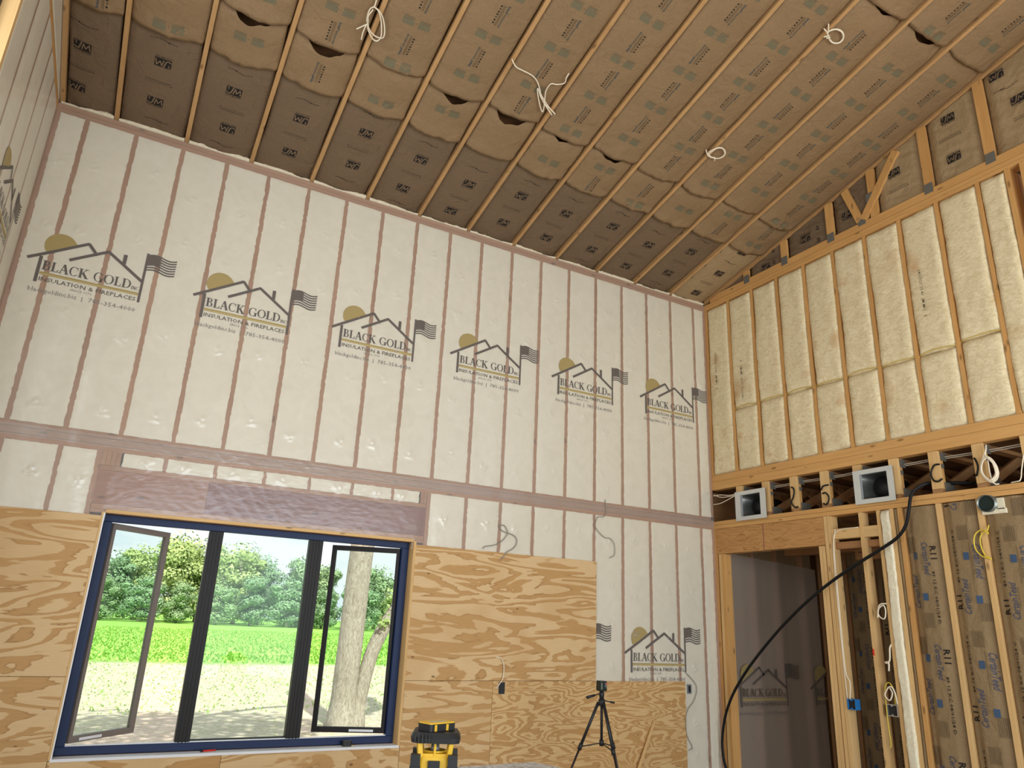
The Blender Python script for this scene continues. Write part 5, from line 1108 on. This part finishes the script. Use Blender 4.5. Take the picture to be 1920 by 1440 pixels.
# ------------------------------------------------------------------ work table, rotary laser, tripod, stick, tape measure
TZ = .918
tb = empty('work_table', (-4.9, -3.05, 0), 'sheet-topped work table with a greyish white paper cover', 'table')
def drape():
    m, nt, out = nodes('crumpled_paper'); b = principled(nt, out, .7, .2); v = coords(nt); n = noise(nt, v, 14, 4, .7, 1.5)
    nt.links.new(ramp(nt, n, [(.35, (.34, .32, .30)), (.55, (.62, .60, .57)), (.7, (.78, .76, .72))]), b.inputs['Base Color']); bump(nt, b, n, .6, .02); return m
m = MB(); a0 = (-5.80, -2.60); V = []
cor = [(-5.9, -2.475), (-4.025, -2.420), (-3.890, -2.67), (-3.95, -3.62), (-5.9, -3.62)]
m.add([(x, y, TZ - .03) for x, y in cor] + [(x, y, TZ - .004) for x, y in cor], [tuple(range(4, -1, -1)), tuple(range(5, 10))] + [(i, (i + 1) % 5, 5 + (i + 1) % 5, 5 + i) for i in range(5)]); m.build('table_top', PX, tb)
nx, ny = 60, 34; X, Y = np.meshgrid(np.linspace(-5.88, -4.04, nx), np.linspace(-3.6, -2.47, ny), indexing='ij'); X2 = X + (X + 5.88) / 1.84 * .10 * np.clip((-2.47 - Y) / .25, 0, 1)
link('paper_cover', fast_mesh(np.stack([X2, Y + .035 * (X + 5.88) / 1.84, TZ + .001 + .004 * np.abs(fbm(X * 6, Y * 6, 111))], -1).reshape(-1, 3), grid_quads(nx, ny)), drape(), tb)
for (x, y) in ((-5.75, -2.75), (-4.15, -2.65), (-5.75, -3.5), (-4.25, -3.5)): MB().box(x - .04, x + .04, y - .04, y + .04, 0, TZ - .03).build('leg', PZ, tb)

def round_prism(cx, cy, hx, hy, r, z0, z1, n=6, rot=0.0, taper=1.0):
    P = []
    for (sx, sy, a0) in ((1, 1, 0), (-1, 1, 90), (-1, -1, 180), (1, -1, 270)):
        for i in range(n + 1):
            a = math.radians(a0 + 90 * i / n); P.append((sx * (hx - r) + r * math.cos(a), sy * (hy - r) + r * math.sin(a)))
    c, s = math.cos(rot), math.sin(rot); k = len(P)
    V = [(cx + (x * c - y * s), cy + (x * s + y * c), z0) for x, y in P] + [(cx + taper * (x * c - y * s), cy + taper * (x * s + y * c), z1) for x, y in P]
    return V, [tuple(range(k - 1, -1, -1)), tuple(range(k, 2 * k))] + [(i, (i + 1) % k, k + (i + 1) % k, k + i) for i in range(k)]
LX, LY = -4.972, -3.0; RT = math.radians(-25)
ll = empty('rotary_laser', (LX, LY, TZ), 'yellow and black rotary laser level standing on the work table', 'laser level')
Z0 = TZ + .008
MB().add(*round_prism(LX, LY, .095, .095, .03, Z0 + .02, Z0 + .165, rot=RT, taper=.86)).build('body', YELLOWP, ll)
MB().add(*round_prism(LX, LY, .100, .100, .03, Z0, Z0 + .022, rot=RT)).build('base', BLACKP, ll)
MB().add(*round_prism(LX, LY, .078, .078, .03, Z0 + .165, Z0 + .180, rot=RT)).build('shoulder', YELLOWP, ll)
c, s = math.cos(RT), math.sin(RT)
def LP(x, y, z): return (LX + x * c - y * s, LY + x * s + y * c, Z0 + z)
for sx in (-1, 1):
    for sy in (-1, 1):
        m = MB(); m.bar(LP(.072 * sx, .072 * sy, .16), LP(.080 * sx, .080 * sy, .232), .024, .018, up=(0, 1, 0)); m.build('cage_post', YELLOWP, ll)
        # rubber corner guards
        m = MB()
        for (zz, hh, rr) in ((.02, .05, .024), (.075, .05, .027), (.125, .055, .024)):
            m.add(*[[LP(.094 * sx + dx * rr, .094 * sy + dy * rr, zz + dz) for dx in (-1, 1) for dy in (-1, 1) for dz in (0, hh)], [(0, 1, 3, 2), (4, 6, 7, 5), (0, 4, 5, 1), (2, 3, 7, 6), (0, 2, 6, 4), (1, 5, 7, 3)]])
        m.build('corner_guard', BLACKP, ll)
m = MB(); m.add([LP(x, y, z) for x in (-.030, .030) for y in (-.098, -.088) for z in (.01, .15)], [(0, 1, 3, 2), (4, 6, 7, 5), (0, 4, 5, 1), (2, 3, 7, 6), (0, 2, 6, 4), (1, 5, 7, 3)]); m.build('front_panel', BLACKP, ll)
MB().tube([LP(.0, -.075, .150), LP(0, -.075, .236)], .007, 8).build('cage_post', YELLOWP, ll)
MB().tube([LP(0, 0, .178), LP(0, 0, .215)], [.026, .020], 16).build('rotor_head', plain('grey_rotor', (.35, .35, .36), .4, .5, .5), ll, True); MB().tube([LP(0, 0, .213), LP(0, 0, .232)], .013, 12).build('lens', LASERG, ll, True)
MB().tube([LP(.055 * math.cos(t), .055 * math.sin(t), .184) for t in np.linspace(0, 2 * math.pi, 25)], .006, 6).build('rotor_guard', YELLOWP, ll, True)
V, F_ = round_prism(LX, LY, .124, .118, .05, Z0 + .232, Z0 + .256, rot=RT, taper=1.03); V2, F2 = round_prism(LX, LY, .128, .122, .05, Z0 + .256, Z0 + .280, rot=RT, taper=.88)
m = MB(); m.add(V, F_); m.add(V2, F2); m.build('top_bumper', BLACKP, ll)
for i in range(5): MB().add([LP(-.105 + i * .018 + dx, -.127 + dy, .236 + dz) for dx in (0, .006) for dy in (0, .006) for dz in (0, .038)], [(0, 1, 3, 2), (4, 6, 7, 5), (0, 4, 5, 1), (2, 3, 7, 6), (0, 2, 6, 4), (1, 5, 7, 3)]).build('bumper_rib', BLACKP, ll)
ld = empty('laser_detector', (LX, LY, Z0 + .281), 'flat black and yellow laser detector lying on the rotary laser', 'detector')
R2 = math.radians(18)
MB().add(*round_prism(LX, LY, .088, .052, .012, Z0 + .2815, Z0 + .316, rot=R2)).build('case', BLACKP, ld)
MB().add(*round_prism(LX, LY, .086, .050, .012, Z0 + .316, Z0 + .322, rot=R2)).build('top_cover', YELLOWP, ld); MB().add(*round_prism(LX + .004, LY, .050, .026, .008, Z0 + .322, Z0 + .3235, rot=R2)).build('label_plate', plain('pale_label', (.55, .45, .25), .5), ld)
c2, s2 = math.cos(R2), math.sin(R2)
def DP(x, y, z): return (LX + x * c2 - y * s2, LY + x * s2 + y * c2, Z0 + z)
for x in (-.06, .02): MB().add([DP(x + dx, -.0535 + dy, .283 + dz) for dx in (0, .016) for dy in (0, .002) for dz in (0, .03)], [(0, 1, 3, 2), (4, 6, 7, 5), (0, 4, 5, 1), (2, 3, 7, 6), (0, 2, 6, 4), (1, 5, 7, 3)]).build('clip', YELLOWP, ld)

# tripod with a small cross-line laser
TX, TY = -2.49, -1.05
tr = empty('tripod', (TX, TY, 0), 'black camera tripod standing in front of the plywood', 'tripod')
hubz = 1.115
MB().tube([(TX, TY, .78), (TX, TY, 1.17)], .012, 12).build('centre_column', BLACKP, tr, True)
MB().tube([(TX, TY, hubz - .035), (TX, TY, hubz + .02)], [.036, .026], 14).build('hub', BLACKP, tr, True)
MB().tube([(TX, TY, 1.135), (TX, TY, 1.175), (TX, TY, 1.199)], [.020, .024, .018], 12).build('pan_head', BLACKP, tr, True)
MB().tube([(TX - .01, TY - .004, 1.180), (TX - .085, TY - .004, 1.165)], .005, 8).build('handle_rod', BLACKP, tr, True); MB().tube([(TX - .080, TY - .004, 1.166), (TX - .165, TY - .006, 1.148)], [.010, .013], 10).build('handle_grip', BLACKP, tr, True)
MB().tube([(TX + .02, TY - .01, 1.120), (TX + .085, TY - .04, 1.110)], .005, 8).build('crank', BLACKP, tr, True); MB().tube([(TX + .07, TY - .034, 1.112), (TX + .105, TY - .05, 1.106)], .009, 8).build('crank_knob', BLACKP, tr, True)
for (dx, dy) in ((-.40, .29), (-.03, -.49), (.46, .17)):
    top = Vector((TX + dx * .06, TY + dy * .06, hubz - .01)); foot = Vector((TX + dx, TY + dy, .012)); mid = top.lerp(foot, .34)
    lg = MB().tube([top, mid], .0135, 10).build('leg', BLACKP, tr, True)
    MB().tube([mid - (foot - top).normalized() * .025, mid + (foot - top).normalized() * .025], .019, 10).build('leg_clamp', BLACKP, lg, True); MB().tube([mid, foot], .0095, 10).build('lower_tube', plain('dark_tube', (.03, .022, .022), .35, .5, .4), lg, True); MB().tube([foot - Vector((0, 0, .004)), foot + (top - foot).normalized() * .03], .013, 8).build('rubber_foot', DARKRUB, lg, True)
    MB().tube([mid, (TX, TY, .775)], .005, 6).build('spreader', BLACKP, tr, True)
MB().tube([(TX, TY, .75), (TX, TY, .80)], .020, 10).build('spreader_collar', BLACKP, tr, True)
cl_ = empty('cross_line_laser', (TX, TY, 1.20), 'small dark green cross-line laser on top of the tripod', 'laser level')
MB().add(*round_prism(TX - .002, TY, .036, .040, .010, 1.210, 1.286, taper=.94)).build('case', plain('dark_green_plastic', (.012, .020, .016), .4, .4), cl_)
MB().box(TX - .034, TX + .034, TY - .034, TY + .034, 1.200, 1.211, ch=.003).build('base', BLACKP, cl_)
MB().box(TX + .004, TX + .026, TY - .0435, TY - .040, 1.234, 1.274).build('lens_window', LASERG, cl_); MB().box(TX - .030, TX - .024, TY - .0425, TY - .040, 1.220, 1.270).build('side_stripe', plain('pale_green_trim', (.25, .32, .27), .5), cl_)
MB().box(TX + .010, TX + .024, TY - .0445, TY - .0434, 1.260, 1.268).build('red_badge', RED, cl_)

st = MB(); st.bar((-1.045, -.040, .795), (-1.49, -.10, .0), .030, .012, up=(0, 1, 0)); so = st.build('wooden_lath', PZ); tag(so, 'thin pale wooden lath leaning against the plywood', 'stick')
tm = empty('tape_measure', (-4.46, .03, .657), 'small black tape measure on the window sill', 'tape measure')
MB().add(*round_prism(-4.468, .025, .042, .020, .014, .657, .702)).build('case', BLACKP, tm); MB().box(-4.430, -4.410, .012, .036, .657, .664).build('tape_tab', plain('tape_yellow', (.6, .5, .2), .5), tm)
pk = empty('utility_knife', (-5.62, .03, .657), 'red marker lying on the window sill', 'marker')
MB().tube([(-5.66, .02, .664), (-5.56, .045, .664)], .0062, 8).build('barrel', RED, pk, True); MB().tube([(-5.68, .0155, .664), (-5.66, .02, .664)], .0066, 8).build('cap', BLACKP, pk, True)
pk.name = 'marker_pen'
